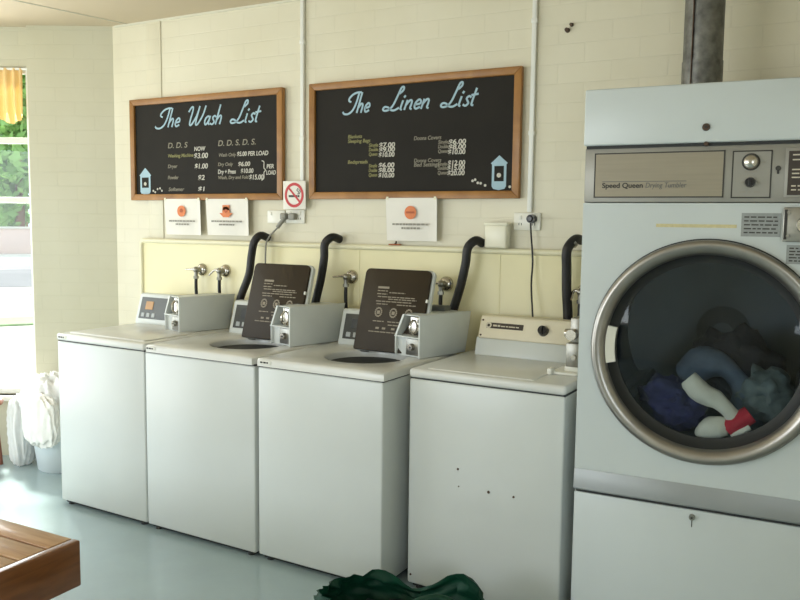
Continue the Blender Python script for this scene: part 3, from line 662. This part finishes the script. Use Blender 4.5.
# older machine with a beige upright console
def old_machine():
    w, D, ZT, ZS = .666, .60, .93, .893
    root = thing('washing_machine', 'white washing machine with beige console and black knob beside the tall dryer', 'washing machine', (1.085, -.711, 0), TW)
    cb = MB().box(.003, w-.003, 0, D, .022, ZS-.004, .008, 3).build('cabinet', M['white'], root)
    MB().box(.02, w-.02, .02, D-.02, .008, .03).build('base_shade', M['dark_gap'], root, smooth=0)  # near-black block as the shaded gap above the floor
    for x in (.05, w-.05): MB().cyl((x, .03, 0), (x, .03, .024), .018, .014, 14).build('foot', M['dark_gap'], root)
    MB().box(.006, w-.006, .005, D, ZS-.006, ZS+.003).build('seam_shadow', M['dark_gap'], root, smooth=0)  # shadow line under the top panel, drawn as a dark strip
    MB().box(0, w, -.004, D, ZS, ZT, .014, 4).build('top_panel', M['deck'], root)
    MB().box(.07, w-.14, .03, .44, ZT-.005, ZT+.004, .004, 3).build('lid', M['deck'], root)
    for x, z, q in ((.23, .545, .005), (.235, .475, .003), (.365, .475, .0065), (.47, .475, .005), (.02, .06, .005)): MB().cyl((x, .001, z), (x, -.003, z), q, q*.8, 10).build('screw', M['bolt'], cb)
    X = Matrix(((0, 1, 0, 0), (1, 0, 0, 0), (0, 0, 1, 0), (0, 0, 0, 1)))
    prof = [(.475, ZT-.004), (.475, ZT+.006), (.495, 1.008), (.598, 1.008), (.598, ZT-.004)]
    MB().prism(prof, .46, Matrix.Translation((.07, 0, 0)) @ X, .004).build('console_riser', M['white'], root)
    prof = [(.488, 1.004), (.484, 1.012), (.516, 1.096), (.524, 1.104), (.598, 1.104), (.598, 1.004)]
    con = tag(MB().prism(prof, .452, Matrix.Translation((.082, 0, 0)) @ X, .004).build('console', M['beige_console'], root), 'beige upright console')
    FM = Matrix.Translation((.082, .484, 1.012)) @ Matrix.Rotation(-math.atan2(.032, .084), 4, 'X')
    st = tag(MB().box(.035, .21, -.002, .002, .042, .068, .0005, 1, FM).build('name_strip', M['brown_strip'], con), 'dark brown name strip')
    lt = MB(); lt.lathe([(.014, 0), (.014, .001), (.007, .001), (.007, 0)], 24, FM @ Matrix.Translation((.045, -.003, .055)) @ Matrix.Rotation(PI/2, 4, 'X'))
    x = .066
    for l in (.018, .012, .02, .01, .03, .014): lt.box(x, x+l, -.003, -.001, .051, .059 if x < .1 else .056, 0, 1, FM); x += l+.004
    lt.build('strip_lettering', M['cream_ink'], con, smooth=0)
    kb = MB(); kb.cyl(FM @ Vector((.305, 0, .048)), FM @ Vector((.305, -.022, .048)), .024, .02, 24); kb.box(.302, .308, -.03, -.02, .03, .066, .001, 1, FM)
    tag(kb.build('knob', M['black_knob'], con), 'round black knob')
    for q in (.008, .078): MB().cyl(FM @ Vector((.012, .001, q)), FM @ Vector((.012, -.002, q)), .005, .004, 10).build('screw', M['bolt'], con)
    # coin meter at the right edge
    cm = MB(); cx = w-.062
    cm.box(cx-.024, cx+.03, .235, .35, ZT+.03, ZT+.125, .004)
    cm.box(cx-.014, cx+.03, .25, .35, ZT+.125, ZT+.225, .006)
    c = cm.build('coin_meter', M['chrome_dull'], root)
    MB().cyl((cx-.0, .26, ZT+.16), (cx-.0, .215, ZT+.16), .023, .021, 24).build('coin_chute', M['chrome'], c)
    MB().cyl((cx-.04, .27, ZT+.16), (cx-.01, .27, ZT+.16), .016, .02, 20).build('chute_stub', M['chrome'], c)
    MB().cyl((cx+.01, .237, ZT+.07), (cx+.01, .225, ZT+.07), .012, .01, 18).build('lock', M['chrome'], c)
    MB().box(cx-.075, cx+.035, .2, .34, ZT, ZT+.012, .004).box(cx-.03, cx+.03, .24, .34, ZT+.01, ZT+.032, .004).box(cx-.08, cx-.062, .18, .225, ZT, ZT+.026, .004).build('meter_bracket', M['plate'], c)
old_machine()

# ------------------------------------------------------------------ tumble dryer
DW, DD, DR = .80, .72, .0387
dry = thing('tumble_dryer', 'tall white commercial tumble dryer with a round glass door at the right', 'dryer', (1.8203, -.8233, 0), DR)
CX, CZ, RR = .418, 1.110, .369
lp = MB().box(.0, DW-.0, .006, .03, .012, .574, .004).build('lower_panel', M['white_dryer'], dry)
MB().cyl((.402, .008, .55), (.402, -.006, .55), .0105, .009, 18).build('lock', M['chrome_dull'], lp)
MB().cyl((.402, -.0055, .55), (.402, -.0075, .55), .004, .004, 10).box(.4005, .4035, .004, .0045, .515, .538).build('keyhole', M['black_ink'], lp)
for x in (.05, DW-.05):
    for y in (.06, DD-.06): MB().cyl((x, y, 0), (x, y, .02), .025, .02, 14).build('foot', M['dark_gap'], dry)
cb = MB()
cb.box(0, .012, .02, DD, .012, 1.78).box(DW-.012, DW, .02, DD, .012, 1.78).box(0, DW, DD-.012, DD, .012, 1.78).box(0, DW, .02, DD, .59, .602).box(0, DW, .02, DD, 1.768, 1.78).box(0, DW, .03, DD, .012, .022)
cb.build('cabinet', M['white_dryer'], dry, smooth=0)
MB().box(.004, DW-.004, .012, .03, .572, .588).build('shadow_gap', M['dark_gap'], dry, smooth=0)  # shade of the gap put in as a dark strip
bd = MB(); bd.prism([(-.006, .587), (-.010, .592), (-.002, .662), (.02, .662), (.02, .587)], DW, Matrix.Translation((0, 0, 0)) @ Matrix(((0, 1, 0, 0), (1, 0, 0, 0), (0, 0, 1, 0), (0, 0, 0, 1))), .001)
tag(bd.build('lower_band', M['band'], dry), 'grey steel band below the door panel')
# front panel with a round hole
b = bmesh.new(); n = 96; hx, hz = DW/2, (1.597-.662)/2; mx, mz = DW/2, (1.597+.662)/2
def sq(a, hx, hz, cx, cz):
    c, s_ = math.cos(a), math.sin(a)
    k = min(((mx+hx-cx) if c > 0 else (cx-mx+hx))/abs(c) if abs(c) > 1e-9 else 9, ((mz+hz-cz) if s_ > 0 else (cz-mz+hz))/abs(s_) if abs(s_) > 1e-9 else 9)
    return cx+c*k, cz+s_*k
angs = sorted([2*PI*k/n for k in range(n)] + [math.atan2(z-CZ, x-CX) % (2*PI) for x in (0, DW) for z in (.662, 1.597)])
def dedup(a):
    o = []
    for v in a:
        if not o or v-o[-1] > 1e-4: o.append(v)
    return o
angs = dedup(angs); n = len(angs)
O0 = [b.verts.new((*[sq(a, hx, hz, CX, CZ)[0]], .03, sq(a, hx, hz, CX, CZ)[1])) for a in angs]
O1 = [b.verts.new((sq(a, hx, hz, CX, CZ)[0], .0, sq(a, hx, hz, CX, CZ)[1])) for a in angs]
I1 = [b.verts.new((CX+(RR-.012)*math.cos(a), .0, CZ+(RR-.012)*math.sin(a))) for a in angs]
I0 = [b.verts.new((CX+(RR-.012)*math.cos(a), .03, CZ+(RR-.012)*math.sin(a))) for a in angs]
for A, B in ((O0, O1), (O1, I1), (I1, I0)):
    for k in range(n): b.faces.new((A[k], A[(k+1) % n], B[(k+1) % n], B[k]))
bmesh.ops.recalc_face_normals(b, faces=b.faces)
MB()._merge(b).build('front_panel', M['white_dryer'], dry, smooth=30)
AY = Matrix.Translation((CX, 0, CZ)) @ Matrix.Rotation(PI/2, 4, 'X')           # lathe axis z -> -y (towards the viewer)
door = tag(MB().lathe([(RR, .0), (RR, .022), (RR-.006, .030), (RR-.018, .032), (RR-.034, .026), (RR-.048, .012), (RR-.05, -.03), (RR-.02, -.03), (RR-.012, .0)], 96, AY, True).build('door', M['ring'], dry, smooth=50), 'worn steel ring of the round door')
MB().lathe([(RR+.004, .002), (RR+.004, .006), (RR-.004, .006), (RR-.004, .002)], 96, AY, True).build('door_seal_shadow', M['dark_gap'], door)  # dark ring: seal plus the shadow round the door, in one colour
tag(MB().lathe([(RR-.047, .008), (RR-.050, -.0), (RR-.064, -.024), (RR-.076, -.03), (RR-.076, -.04), (RR-.04, -.04), (RR-.044, .0)], 96, AY, True).build('inner_gasket', M['dark_gap'], door), 'black gasket inside the steel ring')
MB().lathe([(0, -.014), (.1, -.0152), (.2, -.020), (RR-.07, -.031), (RR-.07, -.035), (.2, -.024), (.1, -.0192), (0, -.018)], 72, AY).build('door_glass', M['door_glass'], door, smooth=60)
hd = MB(); bh = bmesh.new(); P = []
for k in range(9):
    a = math.radians(167.5 + k*2.9); P.append([bh.verts.new((CX+r_*math.cos(a), y_, CZ+.0+r_*math.sin(a))) for r_, y_ in ((RR-.047, -.016), (RR-.076, -.004), (RR-.076, .006), (RR-.047, .0))])
for A, B in zip(P, P[1:]):
    for k in range(4): bh.faces.new((A[k], A[(k+1) % 4], B[(k+1) % 4], B[k]))
bh.faces.new(P[0]); bh.faces.new(P[-1][::-1]); bmesh.ops.recalc_face_normals(bh, faces=bh.faces)
tag(hd._merge(bh).build('door_catch', M['plate'], door), 'pale curved catch strip on the left inside the ring')
MB().box(CX+RR-.095, CX+RR-.01, -.044, .0, CZ+.10, CZ+.245, .006).build('hinge', M['white_dryer'], dry)
dm = MB(); dm.lathe([(.312, -.045), (.36, -.06), (.36, -.56), (.1, -.6), (.04, -.56), (0, -.56)], 72, AY); 
for k in range(3):
    a = math.radians(95+k*120); mt = Matrix.Translation((CX, 0, CZ)) @ Matrix.Rotation(-a, 4, 'Y')
    dm.prism([(.362, -.035), (.3, -.012), (.3, .012), (.362, .035)], .5, mt @ Matrix.Translation((0, .06, 0)))
tag(dm.build('drum', M['drum'], dry, smooth=30), 'dark steel drum inside the door')
# control fascia
fs = tag(MB().box(0, DW, .004, .05, 1.599, 1.782, .004).build('control_fascia', M['brushed2'], dry), 'brushed metal control fascia')
def framed(x0, x1, z0, z1, m, name):
    f = MB(); e = .004
    f.box(x0, x1, .0015, .005, z0, z0+e).box(x0, x1, .0015, .005, z1-e, z1).box(x0, x0+e, .0015, .005, z0, z1).box(x1-e, x1, .0015, .005, z0, z1)
    f.build(name+'_border', M['black_ink'], fs, smooth=0)
    return MB().box(x0+e, x1-e, .002, .006, z0+e, z1-e).build(name, m, fs, smooth=0)
framed(.034, .45, 1.615, 1.765, M['brushed'], 'name_panel'); framed(.472, .588, 1.613, 1.762, M['brushed2'], 'switch_panel')
tag(MB().text('Speed Queen', .062, 1.648, .0015, .024, 0, .135, .0005).build('brand_lettering', M['black_ink'], fs, smooth=0), 'bold dark lettering')
tag(MB().text('Drying Tumbler', .205, 1.648, .0015, .024, .15, .13, 0).box(.062, .336, .0012, .0022, 1.668, 1.670).build('model_lettering', M['console_panel'], fs, smooth=0), 'thin grey lettering')
MB().lathe([(.0225, 0), (.0225, .012), (.019, .02), (.01, .024), (0, .025)], 28, Matrix.Translation((.527, .004, 1.726)) @ Matrix.Rotation(PI/2, 4, 'X')).build('chrome_knob', M['chrome'], fs)
MB().lathe([(.027, 0), (.027, .003), (.02, .003), (.02, 0)], 28, Matrix.Translation((.527, .003, 1.726)) @ Matrix.Rotation(PI/2, 4, 'X'), True).build('knob_ring', M['black_ink'], fs)
MB().cyl((.527, .004, 1.662), (.527, -.018, 1.662), .0165, .0135, 24).box(.524, .530, -.024, -.017, 1.652, 1.672, .001).build('black_knob', M['black_knob'], fs)
ml = MB()
for x0, x1, z in ((.507, .535, 1.752), (.487, .498, 1.724), (.552, .57, 1.724), (.51, .546, 1.696), (.5, .506, 1.662), (.55, .556, 1.662), (.498, .515, 1.632), (.523, .53, 1.632), (.54, .556, 1.632)): ml.box(x0, x1, .0012, .0022, z-.003, z+.003)
ml.build('panel_marks', M['grey_ink'], fs, smooth=0)
MB().cyl((.606, .005, 1.705), (.606, -.001, 1.705), .008, .008, 14).box(.603, .609, .0, .002, 1.688, 1.705).build('key_switch', M['black_ink'], fs)
cw = MB(); cw.box(.625, .775, .0, .006, 1.615, 1.768, .002); cw.build('card_frame', M['brushed2'], fs); 
MB().box(.634, .766, -.002, .0, 1.622, 1.757).build('instruction_card', M['brown_strip'], fs, smooth=0)
cl = MB(); rnd = random.Random(5)
for z in (1.745, 1.73, 1.70, 1.688, 1.676, 1.65, 1.638):
    x = .645
    while x < .75: l = rnd.uniform(.01, .03); cl.box(x, min(.755, x+l), -.003, -.0015, z-.002, z+.002); x += l+.005
cl.build('card_print', M['cream_ink'], fs, smooth=0)
# hood
hm = MB().box(-.003, DW+.003, -.012, DD, 1.79, 1.978, .006, 3).build('hood', M['white_dryer'], dry)
MB().box(.005, DW-.005, .0, .03, 1.78, 1.791).build('hood_gap', M['dark_gap'], dry, smooth=0)  # dark strip standing for the shade below the hood
MB().cyl((.39, -.01, 1.838), (.39, -.02, 1.838), .0125, .011, 20).build('hood_lock', M['bolt'], hm)
MB().cyl((.39, -.02, 1.838), (.39, -.0215, 1.838), .0045, .004, 10).build('keyhole', M['black_ink'], hm)
MB().cyl((.392, .006, 1.786), (.392, -.014, 1.786), .008, .007, 12).build('hood_screw', M['bolt'], hm)
# stickers, tape, coin meter
tag(MB().box(.246, .495, -.0012, .0005, 1.518, 1.529).build('tape_strip', M['tape'], dry, smooth=0), 'old yellowed tape strip')
def sticker(x0, x1, z0, z1):
    s_ = tag(MB().box(x0, x1, -.0015, .0005, z0, z1).build('sticker', M['sticker'], dry, smooth=0), 'grey foil instruction sticker')
    p = MB(); rnd = random.Random(int(x0*999))
    for k in range(5):
        z = z1-(z1-z0)*(.17+.165*k); x = x0+.008
        while x < x1-.01: l = rnd.uniform(.008, .022); p.box(x, min(x1-.008, x+l), -.0022, -.0012, z-.002, z+.002); x += l+.004
    p.build('sticker_print', M['black_ink'], s_, smooth=0)
sticker(.508, .622, 1.492, 1.566); sticker(.642, .75, 1.409, 1.468)
cmt = MB().box(.628, .77, -.03, .002, 1.478, 1.584, .004).build('coin_meter', M['chrome_dull'], dry)
MB().cyl((.69, -.028, 1.53), (.69, -.045, 1.53), .026, .022, 24).build('coin_lock', M['chrome'], cmt)
for x in (.644, .755):
    for z in (1.496, 1.568): MB().cyl((x, -.029, z), (x, -.034, z), .006, .005, 12).build('screw', M['chrome_dull'], cmt)
MB().box(.632, .64, -.032, -.029, 1.485, 1.577).build('meter_slot', M['black_ink'], cmt, smooth=0)

# clothes in the drum (dryer-local positions turned into the room)
DM = Matrix.Translation((1.8203, -.8233, 0)) @ Matrix.Rotation(DR, 4, 'Z')
def garment(name, label, cat, fn, m, parts=()):
    mb = MB(); fn(mb)
    for v in mb.bm.verts:
        q = v.co.copy()
        v.co += Vector([.010*noise.noise(q*16+Vector((k*7.3, k*3.1, 0))) + .003*noise.noise(q*45+Vector((0, k*5.7, k))) for k in range(3)])
    bmesh.ops.transform(mb.bm, matrix=DM, verts=mb.bm.verts)
    # the origin goes to the lowest point of the cloth
    lo = min((v.co for v in mb.bm.verts), key=lambda c: c.z).copy(); bmesh.ops.translate(mb.bm, vec=-lo, verts=mb.bm.verts)
    o = mb.build(name, m, smooth=60, loc=lo); tag(o, label, cat)
    for pn, pf, pm, pl_ in parts:
        q = MB(); pf(q); bmesh.ops.transform(q.bm, matrix=Matrix.Translation(-lo) @ DM, verts=q.bm.verts); tag(q.build(pn, pm, o, smooth=60), pl_)
    return o
garment('towel', 'navy blue towel bundled at the lower left behind the dryer glass', 'towel', lambda m: m.blob((.305, .17, .895), (.115, .10, .088), .38, 2.2, 4, (0, .3, 0), 1), M['navy'])
garment('shirt', 'black shirt draped over the top of the clothes in the dryer', 'shirt', lambda m: m.blob((.50, .33, 1.03), (.15, .12, .12), .3, 2.0, 4, (0, .5, 0), 2), M['blackcloth'])
garment('trousers', 'blue-grey denim trousers arched behind the white sock in the dryer', 'trousers', lambda m: m.tube([(.33, .24, .985), (.39, .22, 1.04), (.46, .2, 1.035), (.52, .19, .98), (.545, .19, .90), (.535, .2, .84)], lambda q: .046+.014*math.sin(q*9), 18, 6), M['denim'])
garment('pullover', 'grey-green pullover heaped at the right behind the dryer glass', 'pullover', lambda m: m.blob((.60, .20, .95), (.085, .10, .095), .34, 2.1, 4, (0, -.5, 0), 4), M['greycloth'])
def sock1(m): m.tube([(.36, .085, 1.005), (.38, .08, .985), (.42, .075, .96), (.465, .075, .935), (.50, .075, .90), (.52, .08, .87)], lambda q: .026+.012*math.sin(min(1, q*1.4)*PI), 16, 6)
garment('sock', 'off-white sock with toe pointing up left behind the dryer glass', 'sock', sock1, M['sock'])
def sock2(m): m.tube([(.415, .085, .812), (.43, .08, .832), (.465, .075, .848), (.495, .08, .852)], lambda q: .030+.008*math.sin(q*PI), 16, 6)
def cuff(m): m.tube([(.495, .078, .85), (.53, .075, .88), (.56, .08, .905)], lambda q: .034-.004*q, 16, 6)
def cuff_w(m): m.tube([(.508, .062, .832), (.535, .056, .848), (.56, .062, .866)], lambda q: .012, 12, 6)
garment('sock', 'white sock with a red cuff and white stripe at the bottom of the dryer door', 'sock', sock2, M['sock'], [('red_cuff', cuff, M['red'], 'red knitted cuff'), ('white_stripe', cuff_w, M['sock'], 'white stripe')])

# flue
t = thing('flue_pipe', 'speckled galvanised flue pipe rising from the top of the dryer', 'flue', (2.105, -.30, 1.979))
MB().cyl((0, 0, 0), (0, 0, .16), .074, None, 40).build('lower_pipe', M['flue'], t)
MB().cyl((0, 0, .13), (0, 0, H-1.979), .0715, None, 40).build('upper_pipe', M['flue'], t)
MB().box(-.03, -.026, -.074, -.062, .01, H-1.985, .001).build('lock_seam', M['bolt'], t)

# ------------------------------------------------------------------ bench
bx1, by1, bz = .436, -1.812, .45
bn = thing('slatted_bench', 'brown wooden slatted bench in the near left corner', 'bench', (bx1, by1, 0), math.radians(1.0))
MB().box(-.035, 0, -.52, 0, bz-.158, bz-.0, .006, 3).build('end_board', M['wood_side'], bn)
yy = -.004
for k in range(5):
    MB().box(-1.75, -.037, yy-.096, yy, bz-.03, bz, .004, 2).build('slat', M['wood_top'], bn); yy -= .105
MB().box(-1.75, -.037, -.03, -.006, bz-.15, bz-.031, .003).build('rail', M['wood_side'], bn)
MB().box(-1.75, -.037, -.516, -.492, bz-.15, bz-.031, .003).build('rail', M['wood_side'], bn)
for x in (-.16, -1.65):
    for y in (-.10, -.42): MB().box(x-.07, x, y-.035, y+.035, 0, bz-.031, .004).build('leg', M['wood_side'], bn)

# ------------------------------------------------------------------ green bag
bg = thing('carrier_bag', 'dark green crumpled bag on the floor in front of the machines', 'bag', (1.335, -1.20, 0))
b = bmesh.new(); nu, nv = 72, 22; V = []
for j in range(nv+1):
    v = j/nv
    for i in range(nu):
        a = 2*PI*i/nu; c, s_ = math.cos(a), math.sin(a)
        hump = .175 + .10*math.exp(-((c-.5)/.36)**2) + .035*math.exp(-((c+.6)/.34)**2) - .02*math.exp(-((c+.12)/.14)**2)
        r_ = (1 - .32*max(0, v-.55)**1.2 - .08*(1-v)**2)
        q = Vector((c*2.2, s_*2.2, v*2.6)); nn = .14*(.5-abs(noise.noise(q*1.6))*1.6) + .05*noise.noise(q*5)
        V.append(b.verts.new((c*.355*r_*(1+nn), s_*.20*r_*(1+nn*1.4), max(0, v**.85*hump*(1+.35*nn*v)))))
for j in range(nv):
    for i in range(nu):
        b.faces.new((V[j*nu+i], V[j*nu+(i+1) % nu], V[(j+1)*nu+(i+1) % nu], V[(j+1)*nu+i]))
b.faces.new([V[i] for i in range(nu)][::-1])
MB()._merge(b).build('bag_body', M['green_bag'], bg, smooth=70)
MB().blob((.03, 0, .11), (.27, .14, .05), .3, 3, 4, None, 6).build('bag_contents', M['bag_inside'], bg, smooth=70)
MB().tube([(.04, -.08, .19), (.07, -.07, .235), (.15, -.04, .268), (.23, -.03, .25), (.27, -.05, .19)], .013, 10, 5).build('bag_handle', M['green_bag'], bg)

# ------------------------------------------------------------------ laundry by the window
bk = thing('laundry_tub', 'pale blue plastic tub under the heap of white linen', 'tub', (-1.52, -.325, 0))
MB().lathe([(0, .004), (.145, .0), (.155, .01), (.180, .22), (.190, .225), (.190, .235), (.175, .235), (.148, .016), (0, .014)], 48).build('tub_body', M['tub_blue'], bk)
def drape(name, label, c, rad, seed, m, z0=None, amp=.3, freq=2.4, tall=1.):
    mb = MB(); b = bmesh.new(); bmesh.ops.create_icosphere(b, subdivisions=5, radius=1)
    for v in b.verts:
        d = v.co.normalized(); q = Vector((d.x*freq*1.6, d.y*freq*1.6, d.z*freq*.55/tall)) + Vector((seed*2.3, seed, seed*.7))
        f = .5-abs(noise.noise(q))*1.9 + .22*noise.noise(q*2.9) + .1*noise.noise(q*6)
        k4 = (abs(d.x)**4+abs(d.y)**4+abs(d.z)**4)**.25
        v.co = d*(1+amp*f)*(.35+.65/k4)
    for v in b.verts:
        v.co = Vector(c) + Vector((v.co.x*rad[0], v.co.y*rad[1], v.co.z*rad[2]))
        if z0 is not None and v.co.z < z0: v.co.z = z0 + .004*abs(noise.noise(v.co*20))
    mb._merge(b)
    lo = Vector((c[0], c[1], min(v.co.z for v in mb.bm.verts))); bmesh.ops.translate(mb.bm, vec=-lo, verts=mb.bm.verts)
    return tag(mb.build(name, m, smooth=80, loc=lo), label, 'linen', 'white linen heap')
drape('bed_sheet', 'white sheet piled highest on the blue laundry tub', (-1.56, -.355, .40), (.21, .13, .165), 1.3, M['sheet'], .238)
drape('bed_sheet', 'white sheet hanging down to the floor left of the blue tub', (-1.775, -.43, .215), (.065, .075, .215), 5.2, M['sheet'], 0., .2, 2.0, 2.6)
drape('pillowcase', 'off-white pillowcase hanging over the front rim of the blue tub', (-1.49, -.51, .33), (.14, .045, .15), 8.1, M['sheet_warm'], None, .2, 2.0, 2.0)
st = thing('wooden_stool', 'reddish brown wooden stool at the far left edge by the window', 'stool', (-1.965, -.575, 0))
MB().lathe([(0, .37), (.105, .37), (.128, .38), (.132, .395), (.124, .41), (0, .412)], 40).build('seat', M['stool'], st)
for k in range(4):
    a = PI/4+k*PI/2; MB().cyl((.105*math.cos(a), .105*math.sin(a), 0), (.075*math.cos(a), .075*math.sin(a), .372), .014, .018, 12).build('leg', M['stool'], st)

# curtain valance
cv = thing('window_curtain', 'short gathered orange curtain at the top of the window', 'curtain', (PX, PY, 0), ANG)
b = bmesh.new(); nu, nv = 160, 14; V = []
for j in range(nv+1):
    for i in range(nu+1):
        u = i/nu; v = j/nv; x = WU0+.045+u*1.12
        top = 2.44; bot = 2.12 + .035*math.cos(u*1.12/.2*2*PI)*.5 - .012*math.sin(u*40)
        V.append(b.verts.new((x, -.035 + (.010+.008*v)*math.sin(u*150+1.2*math.sin(u*31)+v), top+(bot-top)*v)))
for j in range(nv):
    for i in range(nu):
        k = j*(nu+1)+i; b.faces.new((V[k], V[k+1], V[k+nu+2], V[k+nu+1]))
r = bmesh.ops.extrude_face_region(b, geom=b.faces[:]); bmesh.ops.translate(b, vec=(0, .0015, 0), verts=[v for v in r['geom'] if isinstance(v, bmesh.types.BMVert)])
MB()._merge(b).build('fabric', M['curtain'], cv, smooth=80)
MB().cyl((WU0+.01, -.035, 2.435), (WU1-.02, -.035, 2.435), .008, None, 12).build('curtain_rod', M['frame_white'], cv)

# ------------------------------------------------------------------ outdoors
VD = Vector((-.813, .582, 0)); VN = Vector((.582, .813, 0))
struct(MB().box(-95, 14, -45, 75, -.3, -.12).build('ground', M['ground'], smooth=0), 'pale sunlit concrete outside the window')
def strip(k0, k1, z, name, m, label, l=14):
    mb = MB(); mb.box(k0, k1, -l, l, -.13, z)
    o = mb.build(name, m, smooth=0, loc=(2.65, -3.6, 0), rot=(0, 0, math.atan2(VD.y, VD.x))); return struct(o, label)
strip(13.5, 14.5, -.09, 'ground_lawn', M['lawn'], 'strip of lawn outside the window')
strip(21, 31, -.11, 'ground_road', M['asphalt'], 'grey asphalt road outside', 30)
gw = thing('garden_wall', 'low pale pink wall across the road outside the window', 'wall', tuple(Vector((2.65, -3.6, -.12))+VD*40), math.atan2(VD.y, VD.x))
MB().box(0, .25, -14, 14, 0, 1.1, .02).build('wall_body', M['pinkwall'], gw); MB().box(-.05, .3, -14, 14, 1.1, 1.2, .01).build('coping', M['ground'], gw)
def tree(name, label, cat, k, s_, h, rad, m, nl, leaf, zlow=.3, seed=0):
    p = Vector((2.65, -3.6, -.12)) + VD*k + VN*s_
    rnd = random.Random(seed); t = thing(name, label, cat, tuple(p), 0, 'greenery outside the window')
    b = bmesh.new()
    cs = [(Vector((rnd.uniform(-1, 1)*rad*.55, rnd.uniform(-1, 1)*rad*.55, h*(zlow+(1-zlow)*rnd.random()))), rad*rnd.uniform(.35, .6)) for _ in range(12)]
    for _ in range(nl):
        c, r_ = cs[rnd.randrange(12)]
        d = Vector((rnd.gauss(0, 1), rnd.gauss(0, 1), rnd.gauss(0, 1))).normalized()
        q = c + d*r_*rnd.uniform(.7, 1.05); q.z = max(q.z, .1)
        u = Vector((rnd.gauss(0, 1), rnd.gauss(0, 1), rnd.gauss(0, .6))).normalized(); w_ = u.cross(d+Vector((0, 0, .3))).normalized()
        L = leaf*rnd.uniform(.7, 1.4)
        b.faces.new([b.verts.new(q+u*L), b.verts.new(q+w_*L*.45+Vector((0, 0, L*.15))), b.verts.new(q-u*L), b.verts.new(q-w_*L*.45-Vector((0, 0, L*.1)))])
    MB()._merge(b).build('foliage', m, t, smooth=0)
    MB().tube([(0, 0, 0), (rad*.05, 0, h*.35), (-rad*.04, rad*.03, h*.75)], lambda q: rad*.09*(1-.6*q), 10, 4).build('trunk', M['bark'], t)
tree('leafy_tree', 'tall pale green tree across the road, centre of the window strip', 'tree', 43, 0.2, 8.5, 3.0, M['leaf'], 3600, .30, .18, 1)
tree('leafy_tree', 'darker green tree standing at the right edge of the window view', 'tree', 53, 3.6, 11, 3.4, M['leaf2'], 3600, .30, .15, 2)
tree('leafy_tree', 'dark green tree rising behind the other trees', 'tree', 66, 0.5, 15, 5.0, M['leaf2'], 3600, .42, .2, 4)
pp = Vector((2.65, -3.6, -.12)) + VD*15.5 + VN*.55
t = thing('spiky_plant', 'spiky grey-green plant on the concrete outside the window', 'plant', tuple(pp), 0, 'greenery outside the window')
b = bmesh.new(); rnd = random.Random(9)
for k in range(34):
    a = rnd.uniform(0, 2*PI); e = rnd.uniform(.25, 1.2); L = rnd.uniform(.5, .8); d = Vector((math.cos(a)*math.cos(e), math.sin(a)*math.cos(e), math.sin(e))); s_ = d.cross(Vector((0, 0, 1))).normalized()*.028
    p0 = d*.05; p1 = d*L*.55+Vector((0, 0, .04)); p2 = d*L-Vector((0, 0, .05))
    v = [b.verts.new(x) for x in (p0-s_, p0+s_, p1+s_*.9, p1-s_*.9, p2)]; b.faces.new(v[:4]); b.faces.new((v[3], v[2], v[4]))
MB()._merge(b).build('leaves', M['leaf2'], t, smooth=0)
MB().cyl((0, 0, 0), (0, 0, .18), .07, .05, 12).build('stem', M['bark'], t)

# ------------------------------------------------------------------ light
w = bpy.data.worlds.new('sky'); scene.world = w; w.use_nodes = True
nt = w.node_tree; bg_ = nt.nodes['Background']
bg_.inputs['Color'].default_value = (.72, .86, 1.0, 1); bg_.inputs['Strength'].default_value = 1.6
def sun(d, e, col):
    l = bpy.data.lights.new('sun', 'SUN'); l.energy = e; l.color = col; l.angle = .12
    o = bpy.data.objects.new('sun', l); COL.objects.link(o); o.rotation_euler = Vector(d).to_track_quat('-Z', 'Y').to_euler(); return o
sun((.75, -.50, -1.2), 9.0, (1, .97, .9))
def area(name, loc, d, sx, sy, e, col):
    l = bpy.data.lights.new(name, 'AREA'); l.shape = 'RECTANGLE'; l.size = sx; l.size_y = sy; l.energy = e; l.color = col
    o = bpy.data.objects.new(name, l); COL.objects.link(o); o.location = loc; o.rotation_euler = Vector(d).to_track_quat('-Z', 'Y').to_euler(); return o
area('doorway_daylight', (XW-.02, (DY0+DY1)/2, 1.12), (1, 0, 0), DY1-DY0, 2.1, 46, (.86, .94, 1.0))
area('shop_window_daylight', (-1.4, YF-.02, 1.6), (0, 1, 0), 3.0, 1.5, 88, (.92, .97, 1.0))
area('side_window_daylight', (XR-.02, -4.4, 1.55), (-1, 0, 0), 1.5, 1.25, 30, (.84, .93, 1.0))
wc = Vector((PX, PY, 1.42)) + T*((WU0+WU1)/2) + Vector((-.487, .873, 0))*.13
area('window_daylight', tuple(wc), (.487, -.873, -.15), 1.15, 1.95, 40, (.95, .98, 1.0))

# ------------------------------------------------------------------ camera
cam = bpy.data.cameras.new('camera'); co = bpy.data.objects.new('camera', cam); COL.objects.link(co)
R_ = Vector((0.87333689, 0.48696931, 0.01198146)); U_ = Vector((-0.05742479, 0.07849884, 0.99525892)); F_ = Vector((-0.48372002, 0.86988437, -0.09652004))
co.matrix_world = Matrix(((R_.x, U_.x, -F_.x, 2.64638327), (R_.y, U_.y, -F_.y, -3.60247602), (R_.z, U_.z, -F_.z, 1.52763218), (0, 0, 0, 1)))
cam.sensor_fit = 'HORIZONTAL'; cam.sensor_width = 36; cam.lens = 814.30174/800*36; cam.clip_start = .05; cam.clip_end = 300
scene.camera = co
scene.view_settings.view_transform = 'Standard'; scene.view_settings.look = 'None'; scene.view_settings.gamma = 1; scene.view_settings.use_curve_mapping = False
scene.view_settings.exposure = 0.0
